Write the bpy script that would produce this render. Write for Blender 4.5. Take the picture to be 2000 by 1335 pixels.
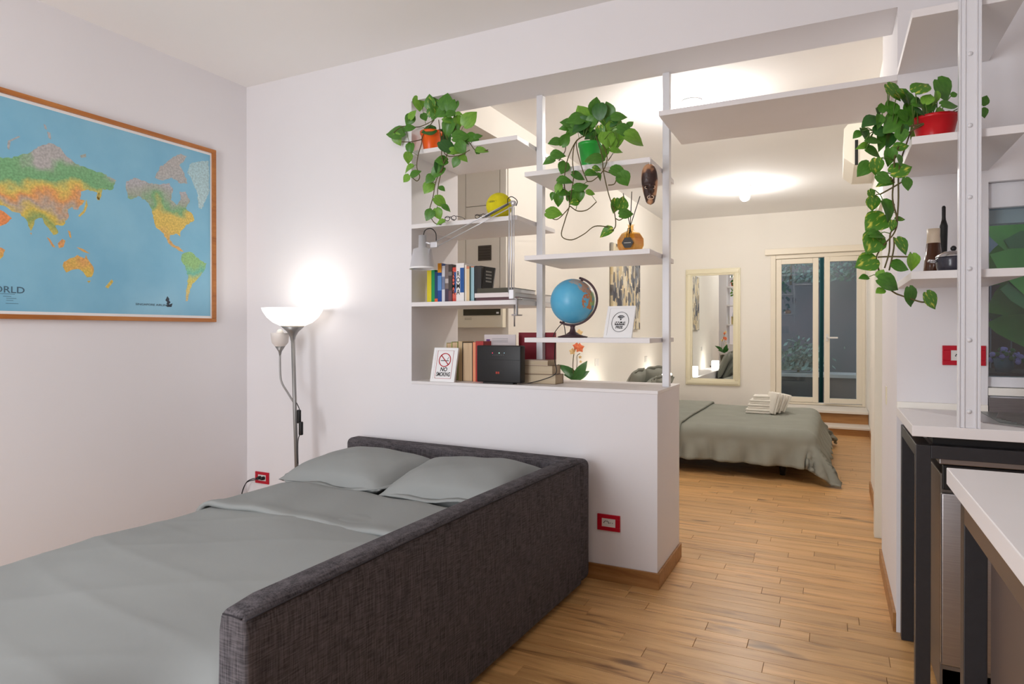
import bpy, bmesh, math, random
from mathutils import Vector, Matrix
random.seed(7)
SC = bpy.context.scene
for o in list(bpy.data.objects): bpy.data.objects.remove(o)

# ------------------------------------------------------------------ camera
F_PX, YAW, PITCH, SY = 1257.46, 0.4616, -0.0041, -14.55
CAM = Vector((3.7014, -3.2371, 1.3))
cd = bpy.data.cameras.new('camera'); cam = bpy.data.objects.new('camera', cd); SC.collection.objects.link(cam)
cd.sensor_width = 36.0; cd.lens = F_PX * 36.0 / 2000.0; cd.shift_y = SY / 2000.0; cd.clip_start = 0.02
cam.location = CAM; cam.rotation_euler = (math.pi / 2 + PITCH, 0, YAW); SC.camera = cam
FW = Vector((-math.sin(YAW) * math.cos(PITCH), math.cos(YAW) * math.cos(PITCH), math.sin(PITCH)))
RT = Vector((math.cos(YAW), math.sin(YAW), 0)); UP = RT.cross(FW)
def at(u, v, ax, val):
    """point where the sight line through photo pixel (u, v) meets the plane ax = val"""
    d = FW + RT * ((u - 1000) / F_PX) + UP * ((667.5 + SY - v) / F_PX)
    i = 'xyz'.index(ax)
    return CAM + d * ((val - CAM[i]) / d[i])
def depth(p): return (Vector(p) - CAM).dot(FW)

# ------------------------------------------------------------------ world, exposure
w = bpy.data.worlds.new('dusk_sky'); SC.world = w; w.use_nodes = True
bgn = w.node_tree.nodes['Background']; bgn.inputs[0].default_value = (0.66, 0.74, 0.86, 1); bgn.inputs[1].default_value = 1.8
SC.view_settings.view_transform = 'Standard'; SC.view_settings.look = 'None'
SC.view_settings.gamma = 1; SC.view_settings.use_curve_mapping = False
SC.view_settings.exposure = 0.06
try:
    SC.cycles.use_denoising = True; SC.cycles.max_bounces = 8; SC.cycles.diffuse_bounces = 5; SC.cycles.transparent_max_bounces = 16
    SC.cycles.sample_clamp_indirect = 6
except Exception: pass
REAR_FILL_W, ROOM_FILL, BULB, BEDSIDE, TORCH = 80.0, 15.0, 400.0, 12.0, 8.0

# area light added in the rear wall opening to brighten the living room
ld = bpy.data.lights.new('rear_fill_light', 'AREA'); ld.shape = 'RECTANGLE'; ld.size = 1.15; ld.size_y = 2.05; ld.energy = REAR_FILL_W
ld.color = (0.95, 0.97, 1.0)
lo = bpy.data.objects.new('rear_fill_light', ld); SC.collection.objects.link(lo)
lo.location = (1.65, -4.78, 1.45); lo.rotation_euler = (math.pi / 2, 0, 0)

# ------------------------------------------------------------------ helpers
def lin(c):
    r = []
    for x in c:
        x /= 255.0
        r.append(x / 12.92 if x <= 0.04045 else ((x + 0.055) / 1.055) ** 2.4)
    return (r[0], r[1], r[2], 1)
MATS = {}
def nd(t, kind, **kw):
    n = t.nodes.new(kind)
    for k, v in kw.items(): setattr(n, k, v)
    return n
def mat(name, col, rough=0.5, metal=0.0, noise=None, bump=None, emit=0.0, col2=None, spec=0.5, coord='obj', trans=0.0, stretch=(1, 1, 1), ior=1.45, sss=0, coat=0):
    if name in MATS: return MATS[name]
    m = bpy.data.materials.new(name); m.use_nodes = True; t = m.node_tree; b = t.nodes['Principled BSDF']
    b.inputs['Base Color'].default_value = lin(col); b.inputs['Roughness'].default_value = rough
    b.inputs['Metallic'].default_value = metal; b.inputs['Specular IOR Level'].default_value = spec
    b.inputs['Transmission Weight'].default_value = trans; b.inputs['IOR'].default_value = ior
    b.inputs['Coat Weight'].default_value = coat
    if emit:
        b.inputs['Emission Color'].default_value = lin(col); b.inputs['Emission Strength'].default_value = emit
    if noise or bump:
        if coord == 'obj': src = nd(t, 'ShaderNodeTexCoord').outputs['Object']
        else: src = nd(t, 'ShaderNodeNewGeometry').outputs['Position']
        mp = nd(t, 'ShaderNodeMapping'); mp.inputs['Scale'].default_value = stretch; t.links.new(src, mp.inputs[0]); src = mp.outputs[0]
    if noise:
        n = nd(t, 'ShaderNodeTexNoise'); n.inputs['Scale'].default_value = noise[0]; n.inputs['Detail'].default_value = 5; t.links.new(src, n.inputs['Vector'])
        r = nd(t, 'ShaderNodeMapRange'); r.inputs[1].default_value = 0.5 - noise[1]; r.inputs[2].default_value = 0.5 + noise[1]; t.links.new(n.outputs['Fac'], r.inputs[0])
        mx = nd(t, 'ShaderNodeMix', data_type='RGBA'); mx.inputs[6].default_value = lin(col); mx.inputs[7].default_value = lin(col2 or col)
        t.links.new(r.outputs[0], mx.inputs[0]); t.links.new(mx.outputs[2], b.inputs['Base Color'])
    if bump:
        n2 = nd(t, 'ShaderNodeTexNoise'); n2.inputs['Scale'].default_value = bump[0]; n2.inputs['Detail'].default_value = 4; t.links.new(src, n2.inputs['Vector'])
        bp = nd(t, 'ShaderNodeBump'); bp.inputs['Strength'].default_value = bump[1]; bp.inputs['Distance'].default_value = bump[2] if len(bump) > 2 else 0.01
        t.links.new(n2.outputs['Fac'], bp.inputs['Height']); t.links.new(bp.outputs[0], b.inputs['Normal'])
    MATS[name] = m; return m
def ramp(t, stops):
    r = nd(t, 'ShaderNodeValToRGB'); e = r.color_ramp.elements
    e[0].position, e[0].color = stops[0][0], lin(stops[0][1]); e[1].position, e[1].color = stops[-1][0], lin(stops[-1][1])
    for p, c in stops[1:-1]:
        x = e.new(p); x.color = lin(c)
    return r
def glass(name, tint=(255, 255, 255), refl=0.09, rough=0.0):
    if name in MATS: return MATS[name]
    m = bpy.data.materials.new(name); m.use_nodes = True; t = m.node_tree
    for n in list(t.nodes):
        if n.type != 'OUTPUT_MATERIAL': t.nodes.remove(n)
    out = [n for n in t.nodes][0]
    tr = nd(t, 'ShaderNodeBsdfTransparent'); tr.inputs[0].default_value = lin(tint)
    gl = nd(t, 'ShaderNodeBsdfGlossy'); gl.inputs['Roughness'].default_value = rough
    lw = nd(t, 'ShaderNodeLayerWeight'); lw.inputs[0].default_value = 0.5; pw = nd(t, 'ShaderNodeMath', operation='POWER'); pw.inputs[1].default_value = 4.0; t.links.new(lw.outputs['Facing'], pw.inputs[0])
    ad = nd(t, 'ShaderNodeMath', operation='ADD'); ad.inputs[1].default_value = refl; t.links.new(pw.outputs[0], ad.inputs[0])
    mx = nd(t, 'ShaderNodeMixShader'); t.links.new(ad.outputs[0], mx.inputs[0]); t.links.new(tr.outputs[0], mx.inputs[1]); t.links.new(gl.outputs[0], mx.inputs[2])
    t.links.new(mx.outputs[0], out.inputs[0]); MATS[name] = m; return m

W = {}
def tag(o, label=None, cat=None, group=None, kind=None):
    if label: o['label'] = label
    if cat: o['category'] = cat
    if group: o['group'] = group
    if kind: o['kind'] = kind
    return o
def thing(name, label, cat, loc, group=None, rot=(0, 0, 0)):
    o = bpy.data.objects.new(name, None); SC.collection.objects.link(o); o.location = loc; o.rotation_euler = rot; o.empty_display_size = 0.05
    tag(o, label, cat, group); W[o.name] = Vector((0, 0, 0)) if any(rot) else Vector(loc)
    return o
def ob(name, vs, fs, m, par=None, smooth=False, bevel=0, seg=2, **tg):
    vs = [Vector(v) for v in vs]
    if par is not None: off = W[par.name]
    else:
        xs = [v.x for v in vs]; ys = [v.y for v in vs]; zs = [v.z for v in vs]
        off = Vector(((min(xs) + max(xs)) / 2, (min(ys) + max(ys)) / 2, min(zs)))
    me = bpy.data.meshes.new(name); me.from_pydata([v - off for v in vs], [], fs); me.update()
    bm = bmesh.new(); bm.from_mesh(me); bmesh.ops.recalc_face_normals(bm, faces=bm.faces); bm.to_mesh(me); bm.free()
    if smooth: me.shade_smooth()
    for mm in (m if isinstance(m, (list, tuple)) else [m]): me.materials.append(mm)
    o = bpy.data.objects.new(name, me); SC.collection.objects.link(o)
    if par is not None: o.parent = par; W[o.name] = off
    else: o.location = off; W[o.name] = off
    if bevel:
        bv = o.modifiers.new('bevel', 'BEVEL'); bv.width = bevel; bv.segments = seg; bv.limit_method = 'ANGLE'
        me.shade_smooth() if seg > 2 else None
    tag(o, **tg); return o
BF = [(0, 1, 2, 3), (7, 6, 5, 4), (0, 4, 5, 1), (1, 5, 6, 2), (2, 6, 7, 3), (3, 7, 4, 0)]
def bv(x0, x1, y0, y1, z0, z1): return [(x0, y0, z0), (x1, y0, z0), (x1, y1, z0), (x0, y1, z0), (x0, y0, z1), (x1, y0, z1), (x1, y1, z1), (x0, y1, z1)]
def box(name, b, m, par=None, bevel=0, seg=2, **tg): return ob(name, bv(*b), BF, m, par, False, bevel, seg, **tg)
def boxes(name, bs, m, par=None, bevel=0, **tg):
    vs, fs = [], []
    for b in bs:
        k = len(vs); vs += bv(*b); fs += [tuple(i + k for i in f) for f in BF]
    return ob(name, vs, fs, m, par, False, bevel, **tg)
def lathe_vf(prof, c, seg=28, axis=None):
    """profile [(r, z)] about the axis through c (default z)"""
    c = Vector(c); ax = Vector(axis or (0, 0, 1)).normalized()
    e1 = ax.orthogonal().normalized(); e2 = ax.cross(e1)
    vs, fs = [], []
    for r, z in prof:
        for k in range(seg):
            a = 2 * math.pi * k / seg; vs.append(c + ax * z + (e1 * math.cos(a) + e2 * math.sin(a)) * max(r, 1e-5))
    for i in range(len(prof) - 1):
        for k in range(seg):
            k2 = (k + 1) % seg; fs.append((i * seg + k, i * seg + k2, (i + 1) * seg + k2, (i + 1) * seg + k))
    return vs, fs
def lathe(name, prof, c, m, par=None, seg=28, axis=None, smooth=True, **tg):
    vs, fs = lathe_vf(prof, c, seg, axis); return ob(name, vs, fs, m, par, smooth, **tg)
def smooth_path(pts, n=6):
    P = [Vector(p) for p in pts]
    if len(P) < 3 or n < 2: return P
    out = []
    for i in range(len(P) - 1):
        p0, p1, p2, p3 = P[max(i - 1, 0)], P[i], P[i + 1], P[min(i + 2, len(P) - 1)]
        for k in range(n):
            s = k / n
            out.append(0.5 * ((2 * p1) + (p2 - p0) * s + (2 * p0 - 5 * p1 + 4 * p2 - p3) * s * s + (3 * p1 - p0 - 3 * p2 + p3) * s ** 3))
    out.append(P[-1]); return out
def tube_vf(pts, r, seg=6):
    P = [Vector(p) for p in pts]; vs, fs = [], []
    ref = Vector((0.31, 0.77, 0.55))
    for i, p in enumerate(P):
        d = (P[min(i + 1, len(P) - 1)] - P[max(i - 1, 0)])
        d = d.normalized() if d.length > 1e-9 else Vector((0, 0, 1))
        e1 = (ref - d * ref.dot(d)).normalized(); e2 = d.cross(e1)
        rr = r[i] if isinstance(r, (list, tuple)) else r
        for k in range(seg):
            a = 2 * math.pi * k / seg; vs.append(p + (e1 * math.cos(a) + e2 * math.sin(a)) * rr)
    for i in range(len(P) - 1):
        for k in range(seg):
            k2 = (k + 1) % seg; fs.append((i * seg + k, i * seg + k2, (i + 1) * seg + k2, (i + 1) * seg + k))
    fs.append(tuple(range(seg))[::-1]); fs.append(tuple((len(P) - 1) * seg + k for k in range(seg)))
    return vs, fs
def tube(name, pts, r, m, par=None, seg=8, curve=0, **tg):
    vs, fs = tube_vf(smooth_path(pts, curve) if curve else pts, r, seg); return ob(name, vs, fs, m, par, True, **tg)
def join(lst):
    vs, fs = [], []
    for v, f in lst:
        k = len(vs); vs += list(v); fs += [tuple(i + k for i in q) for q in f]
    return vs, fs
def prism_vf(poly, n):
    """extrude a planar polygon (list of Vectors) by vector n"""
    poly = [Vector(p) for p in poly]; n = Vector(n); k = len(poly)
    vs = poly + [p + n for p in poly]
    fs = [tuple(range(k))[::-1], tuple(range(k, 2 * k))] + [(i, (i + 1) % k, (i + 1) % k + k, i + k) for i in range(k)]
    return vs, fs
def prism(name, poly, n, m, par=None, **tg):
    vs, fs = prism_vf(poly, n); return ob(name, vs, fs, m, par, **tg)
def sphere_vf(c, r, seg=20, rings=12, sc=(1, 1, 1)):
    prof = [(math.sin(math.pi * i / rings), -math.cos(math.pi * i / rings)) for i in range(rings + 1)]
    vs, fs = lathe_vf(prof, (0, 0, 0), seg)
    return [Vector(c) + Vector((v.x * r * sc[0], v.y * r * sc[1], v.z * r * sc[2])) for v in vs], fs
def sphere(name, c, r, m, par=None, seg=20, rings=12, sc=(1, 1, 1), **tg):
    vs, fs = sphere_vf(c, r, seg, rings, sc); return ob(name, vs, fs, m, par, True, **tg)
def text(name, body, size, origin, xdir, ydir, m, par, align='CENTER', off=0.0008, sx=1.0, shear=0.0, bold=0.012):
    cu = bpy.data.curves.new(name, 'FONT'); cu.body = body; cu.size = size; cu.align_x = align; cu.align_y = 'CENTER'; cu.shear = shear
    cu.offset = size * bold; cu.resolution_u = 3
    tmp = bpy.data.objects.new('tmp', cu); SC.collection.objects.link(tmp)
    bpy.context.view_layer.update()
    me = bpy.data.meshes.new_from_object(tmp.evaluated_get(bpy.context.evaluated_depsgraph_get()))
    bpy.data.objects.remove(tmp)
    x = Vector(xdir).normalized(); y = Vector(ydir).normalized(); z = x.cross(y); og = Vector(origin) - W[par.name] + z * off
    for v in me.vertices:
        v.co = og + x * v.co.x * sx + y * v.co.y
    me.materials.clear(); me.materials.append(m); me.name = name
    o = bpy.data.objects.new(name, me); SC.collection.objects.link(o); o.parent = par; W[o.name] = W[par.name]
    return o
def quad(name, a, b, c, d, m, par, **tg): return ob(name, [a, b, c, d], [(0, 1, 2, 3)], m, par, **tg)
def pr(px, plane, val): return at(px[0], px[1], plane, val)

# ------------------------------------------------------------------ materials
WALL = mat('wall_paint', (232, 229, 231), 0.85, noise=(1.3, 0.25), col2=(228, 225, 227), bump=(90, 0.05, 0.002), coord='pos')
WALLB = mat('wall_paint_warm', (238, 233, 225), 0.85, noise=(1.3, 0.25), col2=(234, 229, 221), bump=(90, 0.05, 0.002), coord='pos')
CEIL = mat('ceiling_paint', (240, 238, 237), 0.9, noise=(1.1, 0.25), col2=(236, 234, 233), coord='pos')
CABP = mat('cupboard_paint', (244, 240, 231), 0.7)
WHITE = mat('white_laminate', (232, 228, 228), 0.45, noise=(3, 0.3), col2=(227, 223, 222), coord='pos')
LACQ = mat('white_lacquer', (228, 224, 212), 0.4)
WHITEM = mat('white_metal', (224, 224, 228), 0.35)
BLACK = mat('black_plastic', (22, 21, 22), 0.45)
DARK = mat('anthracite_metal', (40, 39, 42), 0.4, noise=(60, 0.3), col2=(46, 45, 48))
STEEL = mat('brushed_steel', (168, 164, 164), 0.32, 0.9, noise=(8, 0.3), col2=(150, 146, 147), stretch=(1, 1, 30))
CHROME = mat('chrome', (200, 200, 205), 0.15, 1.0)
ALU = mat('aluminium', (216, 216, 220), 0.35, 0.6)
RED = mat('red_socket_plastic', (186, 16, 40), 0.3)
SOCKW = mat('socket_white', (225, 222, 218), 0.4)
ORANGE = mat('orange_pot_plastic', (240, 98, 24), 0.35)
GREENP = mat('green_pot_plastic', (46, 160, 62), 0.3)
REDP = mat('red_pot_plastic', (196, 22, 32), 0.3)
SOIL = mat('potting_soil', (52, 38, 28), 0.95, bump=(60, 0.8))
STEM = mat('vine_stem', (88, 78, 40), 0.6)
STEMG = mat('green_stem', (86, 118, 48), 0.5)
TOWEL = mat('white_terry', (236, 231, 222), 0.95, bump=(220, 0.35, 0.004))
PAPER = mat('book_pages', (222, 196, 160), 0.9, noise=(70, 0.3), col2=(196, 164, 130), stretch=(1, 1, 0.05))
INK = mat('black_ink', (18, 18, 20), 0.6)
INKR = mat('red_ink', (190, 22, 40), 0.6)
PAPERW = mat('white_paper', (240, 240, 240), 0.7)
MIRROR = mat('mirror_glass', (235, 238, 238), 0.0, 1.0)
GLASS = glass('window_glass', (225, 235, 240), 0.10)
GLASSC = glass('clear_glass', (250, 250, 248), 0.02)
AMBER = glass('amber_glass', (250, 222, 168), 0.10, 0.05)
CREAMF = mat('cream_frame_paint', (232, 224, 196), 0.4)
UPVC = mat('cream_door_frame', (232, 222, 204), 0.4)
MARBLE = mat('pale_stone', (226, 218, 208), 0.35)
def leafmat(name, c1, c2, scale, amt):
    m = mat(name, c1, 0.38, noise=(scale, amt), col2=c2, stretch=(1, 3, 1))
    if 'varieg' in name:
        for n in m.node_tree.nodes:
            if n.type == 'MAP_RANGE': n.inputs[1].default_value = 0.54; n.inputs[2].default_value = 0.66
    return m
LEAFS = [leafmat('leaf_dark', (58, 108, 32), (84, 138, 44), 3.0, 0.25), leafmat('leaf_mid', (92, 146, 42), (128, 174, 62), 3.0, 0.25),
         leafmat('leaf_variegated', (76, 130, 38), (206, 206, 84), 2.0, 0.08), leafmat('leaf_deep', (40, 86, 34), (58, 110, 44), 3.0, 0.25)]

def wood_mat(name, light, mid, dark, axis=0, rough=0.34, rand=0.5, knots=True, fine=1.0):
    m = bpy.data.materials.new(name); m.use_nodes = True; t = m.node_tree; b = t.nodes['Principled BSDF']
    g = nd(t, 'ShaderNodeNewGeometry'); oi = nd(t, 'ShaderNodeObjectInfo')
    ml = nd(t, 'ShaderNodeMath', operation='MULTIPLY'); ml.inputs[1].default_value = 37.0; t.links.new(oi.outputs['Random'], ml.inputs[0])
    cb = nd(t, 'ShaderNodeCombineXYZ')
    for i in range(3): t.links.new(ml.outputs[0], cb.inputs[i])
    sc = [22.0 * fine] * 3; sc[axis] = 1.6 * fine
    mp = nd(t, 'ShaderNodeMapping'); mp.inputs['Scale'].default_value = sc; t.links.new(g.outputs['Position'], mp.inputs[0]); t.links.new(cb.outputs[0], mp.inputs[1])
    n = nd(t, 'ShaderNodeTexNoise'); n.inputs['Scale'].default_value = 1.0; n.inputs['Detail'].default_value = 8; n.inputs['Roughness'].default_value = 0.68; n.inputs['Distortion'].default_value = 0.7
    t.links.new(mp.outputs[0], n.inputs['Vector'])
    rp = ramp(t, [(0.30, dark), (0.45, mid), (0.62, light)]); t.links.new(n.outputs['Fac'], rp.inputs[0])
    hs = nd(t, 'ShaderNodeHueSaturation'); vr = nd(t, 'ShaderNodeMapRange'); vr.inputs[3].default_value = 1 - rand * 0.5; vr.inputs[4].default_value = 1 + rand * 0.3
    t.links.new(oi.outputs['Random'], vr.inputs[0]); t.links.new(vr.outputs[0], hs.inputs['Value']); t.links.new(rp.outputs[0], hs.inputs['Color'])
    last = hs.outputs[0]
    if knots:
        mp2 = nd(t, 'ShaderNodeMapping'); s2 = [7.0] * 3; s2[axis] = 2.6; mp2.inputs['Scale'].default_value = s2; t.links.new(g.outputs['Position'], mp2.inputs[0]); t.links.new(cb.outputs[0], mp2.inputs[1])
        k = nd(t, 'ShaderNodeTexNoise'); k.inputs['Scale'].default_value = 1.0; k.inputs['Detail'].default_value = 2; t.links.new(mp2.outputs[0], k.inputs['Vector'])
        kr = nd(t, 'ShaderNodeMapRange'); kr.inputs[1].default_value = 0.655; kr.inputs[2].default_value = 0.76; kr.inputs[4].default_value = 0.75; t.links.new(k.outputs['Fac'], kr.inputs[0])
        mx = nd(t, 'ShaderNodeMix', data_type='RGBA'); mx.inputs[7].default_value = lin((78, 50, 26)); t.links.new(last, mx.inputs[6]); t.links.new(kr.outputs[0], mx.inputs[0]); last = mx.outputs[2]
    t.links.new(last, b.inputs['Base Color']); b.inputs['Roughness'].default_value = rough
    bp = nd(t, 'ShaderNodeBump'); bp.inputs['Strength'].default_value = 0.12; bp.inputs['Distance'].default_value = 0.003; t.links.new(n.outputs['Fac'], bp.inputs['Height']); t.links.new(bp.outputs[0], b.inputs['Normal'])
    MATS[name] = m; return m
OAK = wood_mat('oak_plank', (216, 170, 112), (199, 152, 96), (136, 94, 54), rand=0.34)
OAKT = wood_mat('oak_skirting', (172, 124, 72), (156, 108, 58), (128, 84, 42), rough=0.45, rand=0.1, knots=False)
OAKF = wood_mat('map_frame_wood', (186, 120, 58), (172, 104, 46), (146, 84, 34), axis=1, rough=0.4, rand=0.1, knots=False)

def fabric_mat(name, c1, c2, sc=1.0, rough=0.95, bump=0.3):
    m = bpy.data.materials.new(name); m.use_nodes = True; t = m.node_tree; b = t.nodes['Principled BSDF']
    tc = nd(t, 'ShaderNodeTexCoord'); outs = []
    for s in ((230 * sc, 230 * sc, 16 * sc), (22 * sc, 22 * sc, 260 * sc)):
        mp = nd(t, 'ShaderNodeMapping'); mp.inputs['Scale'].default_value = s; t.links.new(tc.outputs['Object'], mp.inputs[0])
        n = nd(t, 'ShaderNodeTexNoise'); n.inputs['Scale'].default_value = 1.0; n.inputs['Detail'].default_value = 3; t.links.new(mp.outputs[0], n.inputs['Vector']); outs.append(n.outputs['Fac'])
    ad = nd(t, 'ShaderNodeMath', operation='ADD'); t.links.new(outs[0], ad.inputs[0]); t.links.new(outs[1], ad.inputs[1])
    r = nd(t, 'ShaderNodeMapRange'); r.inputs[1].default_value = 0.72; r.inputs[2].default_value = 1.28; t.links.new(ad.outputs[0], r.inputs[0])
    mx = nd(t, 'ShaderNodeMix', data_type='RGBA'); mx.inputs[6].default_value = lin(c1); mx.inputs[7].default_value = lin(c2); t.links.new(r.outputs[0], mx.inputs[0]); t.links.new(mx.outputs[2], b.inputs['Base Color'])
    b.inputs['Roughness'].default_value = rough; b.inputs['Specular IOR Level'].default_value = 0.2
    bp = nd(t, 'ShaderNodeBump'); bp.inputs['Strength'].default_value = bump; bp.inputs['Distance'].default_value = 0.002; t.links.new(ad.outputs[0], bp.inputs['Height']); t.links.new(bp.outputs[0], b.inputs['Normal'])
    MATS[name] = m; return m
SOFA = fabric_mat('charcoal_weave', (55, 52, 55), (102, 97, 100))
GREY = mat('grey_cotton', (150, 153, 151), 0.9, noise=(2, 0.3), col2=(145, 148, 147), bump=(4, 0.16, 0.02), spec=0.2, coord='pos')
GREY2 = mat('grey_green_cotton', (150, 151, 142), 0.9, noise=(5, 0.3), col2=(140, 141, 132), bump=(9, 0.2, 0.012), spec=0.2, coord='pos')

# ------------------------------------------------------------------ the setting
H, ZB, XL, XP, HP, XR, YS = 3.022, 2.702, 1.4085, 2.9116, 1.002, 3.952, 0.553
XB, YBK = 1.36, 6.80
def struct(name, bs, m, label, cat='wall', bevel=0):
    return boxes(name, bs, m, None, bevel, label=label, cat=cat, kind='structure')
fl = struct('floor', [(-0.2, 5.8, -5.0, 6.9, -0.06, -0.010)], mat('floor_joint', (66, 44, 26), 0.8), 'oak plank floor running through both rooms', 'floor')
struct('ceiling', [(-0.2, 5.8, -5.0, 7.0, H, H + 0.1)], CEIL, 'plain white ceiling over living room and bedroom', 'ceiling')
struct('wall_left', [(-0.16, 0, -5.0, 0.54, -0.05, H)], WALL, 'white living room wall carrying the framed world map')
struct('wall_middle', [(0, XL, 0, 0.54, -0.05, H), (XL, XR, 0, 0.29, ZB, H), (XR, 4.274, 0, 0.92, -0.05, H),
                       (4.274, 5.7, 0.02, 0.22, -0.05, 1.035), (4.274, 5.7, 0.0, 0.22, 1.915, H), (5.35, 5.7, 0, 0.22, 1.035, 1.915)], WALL,
       'white dividing wall with a wide opening under a beam')
struct('wall_low', [(XL, XP, 0, 0.518, -0.05, 0.984)], WALL, 'white waist-high wall carrying the open shelving')
struct('trim_1', [(XL, XP + 0.003, -0.003, 0.521, 0.984, HP)], WHITE, 'white slab capping the waist-high wall', 'wall cap', 0.002)
struct('wall_rear', [(-0.16, 1.05, -5.0, -4.8, -0.05, H), (2.25, 5.8, -5.0, -4.8, -0.05, H), (1.05, 2.25, -5.0, -4.8, 2.5, H), (1.05, 2.25, -5.0, -4.8, -0.05, 0.4)], WALL, 'unseen white rear wall with a window opening added for light')  # window opening made up to go with the rear fill light
struct('wall_right', [(5.6, 5.8, -4.8, 0.22, -0.05, H)], WALL, 'white wall at the far end of the kitchen')
struct('wall_niche', [(0.2, XB, 1.405, 1.6, -0.05, H), (0.1, 0.25, 0.54, 1.405, -0.05, H), (0.25, XB, 0.54, 1.405, 2.812, H)], WALLB, 'cream recess behind the shelving with the fuse cupboard')
struct('wall_bedroom_left', [(1.2, XB, 1.6, 7.0, -0.05, H)], WALLB, 'cream bedroom wall behind the bed head')
DX0, DX1, DZ0, DZ1 = 2.898, 4.108, 0.272, 2.40
struct('wall_back', [(1.2, DX0, YBK, 7.0, -0.05, H), (DX0, 4.4, YBK, 7.0, DZ1, H), (DX0, 4.4, YBK, 7.0, -0.05, DZ0), (DX1, 4.4, YBK, 7.0, DZ0, DZ1)], WALLB, 'cream bedroom end wall with mirror and glazed doors')
struct('wall_bedroom_right', [(3.985, 4.2, 1.50, 2.76, -0.05, H), (4.125, 4.4, 2.76, 6.8, -0.05, H), (3.985, 4.2, 0.92, 1.5, 2.15, H), (4.2, 4.4, 0.92, 2.76, -0.05, H)], WALLB, 'cream bedroom wall along the passage on the right')
# skirtings
struct('baseboard_low', [(XL, XP + 0.012, -0.012, 0, 0, 0.082), (XP, XP + 0.012, 0.0, 0.53, 0, 0.082)], OAKT, 'oak skirting around the waist-high wall', 'skirting', 0.002)
struct('baseboard_left', [(0, 0.012, -4.8, -0.012, 0, 0.082), (0, XL, -0.012, 0, 0, 0.082)], OAKT, 'oak skirting below the map wall', 'skirting')
struct('baseboard_passage', [(XR - 0.012, XR, 0.0, 0.92, 0, 0.082), (3.973, 3.985, 1.60, 2.76, 0, 0.082), (4.113, 4.125, 2.76, 5.85, 0, 0.082)], OAKT, 'oak skirting along the right of the passage', 'skirting')
# passage door with casing
d1 = thing('door_1', 'white door with casing on the right of the passage', 'door', (4.0, 1.2, 0)); d1['kind'] = 'structure'
box('door_leaf', (4.0, 4.04, 0.93, 1.42, 0.005, 2.06), LACQ, d1, 0.003)
boxes('casing', [(3.941, 4.05, 1.42, 1.50, 0, 2.15), (3.955, 4.05, 0.921, 1.42, 2.06, 2.15)], LACQ, d1, 0.003)
boxes('casing', [(3.962, 3.985, 1.50, 1.58, 0, 2.15)], LACQ, d1, 0.003)
boxes('latch_plate', [(XR - 0.004, XR, 0.55, 0.60, 0.93, 1.02)], CREAMF, d1)

# oak planks: each piece of the floor you can pick out, the rest as one field
PW = 0.088
def plank_mesh():
    e = 0.004
    vs = [(-.5, -.5, -1), (.5, -.5, -1), (.5, .5, -1), (-.5, .5, -1), (-.5 , -.5, -.12), (.5, -.5, -.12), (.5, .5, -.12), (-.5, .5, -.12),
          (-.499, -.488, 0), (.499, -.488, 0), (.499, .488, 0), (-.499, .488, 0)]
    fs = [(8, 9, 10, 11)] + [(a, b, b + 4, a + 4) for a, b in ((0, 1), (1, 2), (2, 3), (4, 5), (5, 6), (6, 7))] + [(3, 0, 4, 7), (7, 4, 8, 11)]
    return vs, fs
pv, pf = plank_mesh(); pme = bpy.data.meshes.new('plank'); pme.from_pydata(pv, [], pf); pme.materials.append(OAK)
fv, ff = [], []; npl = 0
y = -55 * PW
while y < 5.86:
    if y + PW <= 0.001: segs = [(0, 5.6)]
    elif y < 0.518: segs = [(XP + 0.001, XR)]
    elif y < 1.405: segs = [(0.25, 4.0)]
    elif y < 2.76: segs = [(XB, 3.985)]
    else: segs = [(XB, 4.125)]
    for (a, b) in segs:
        x = a - random.uniform(0, 0.6)
        while x < b:
            L = random.choice((0.42, 0.56, 0.7, 0.7, 0.85, 0.98)); x0, x1 = max(x, a), min(x + L, b); x += L
            if b - x1 < 0.13: x1 = b; x = b + 1
            if x1 - x0 < 0.02: continue
            cx, cy = (x0 + x1) / 2, y + PW / 2; x1 -= 0.0014
            vis = (x1 > 2.35 and -2.0 < cy < 3.2 and x0 < 4.3) if cy < 0 else (x1 > 2.2 and cy < 3.2 and x1 > 1.7 + 0.35 * cy)
            if vis and npl < 290:
                o = bpy.data.objects.new('plank', pme); SC.collection.objects.link(o); o.parent = fl
                o.matrix_basis = Matrix.Translation(Vector((cx, cy, random.uniform(-0.0004, 0.0004))) - W[fl.name]) @ Matrix.Diagonal((x1 - x0, PW - 0.0012, 0.0105, 1)); npl += 1
            else:
                k = len(fv); fv += [Vector((cx + v[0] * (x1 - x0), cy + v[1] * (PW - 0.0012), v[2] * 0.0105)) for v in pv]; ff += [tuple(i + k for i in f) for f in pf]
    y += PW
OAKFIELD = OAK
fo = ob('plank_field', fv, ff, OAK, fl); fo['kind'] = 'stuff'

# steps to the glazed doors
sp = thing('step_block', 'two oak-faced steps with pale stone treads below the glazed doors', 'steps', (3.9, 6.3, 0))
box('riser', (2.70, 4.12, 5.86, 5.90, 0, 0.078), OAKT, sp); box('tread', (2.69, 4.122, 5.845, 6.26, 0.078, 0.105), MARBLE, sp, 0.004)
box('riser', (2.70, 4.12, 6.22, 6.25, 0.105, 0.235), OAKT, sp); box('tread', (2.69, 4.122, 6.19, 6.79, 0.235, 0.268), MARBLE, sp, 0.004)

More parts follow.
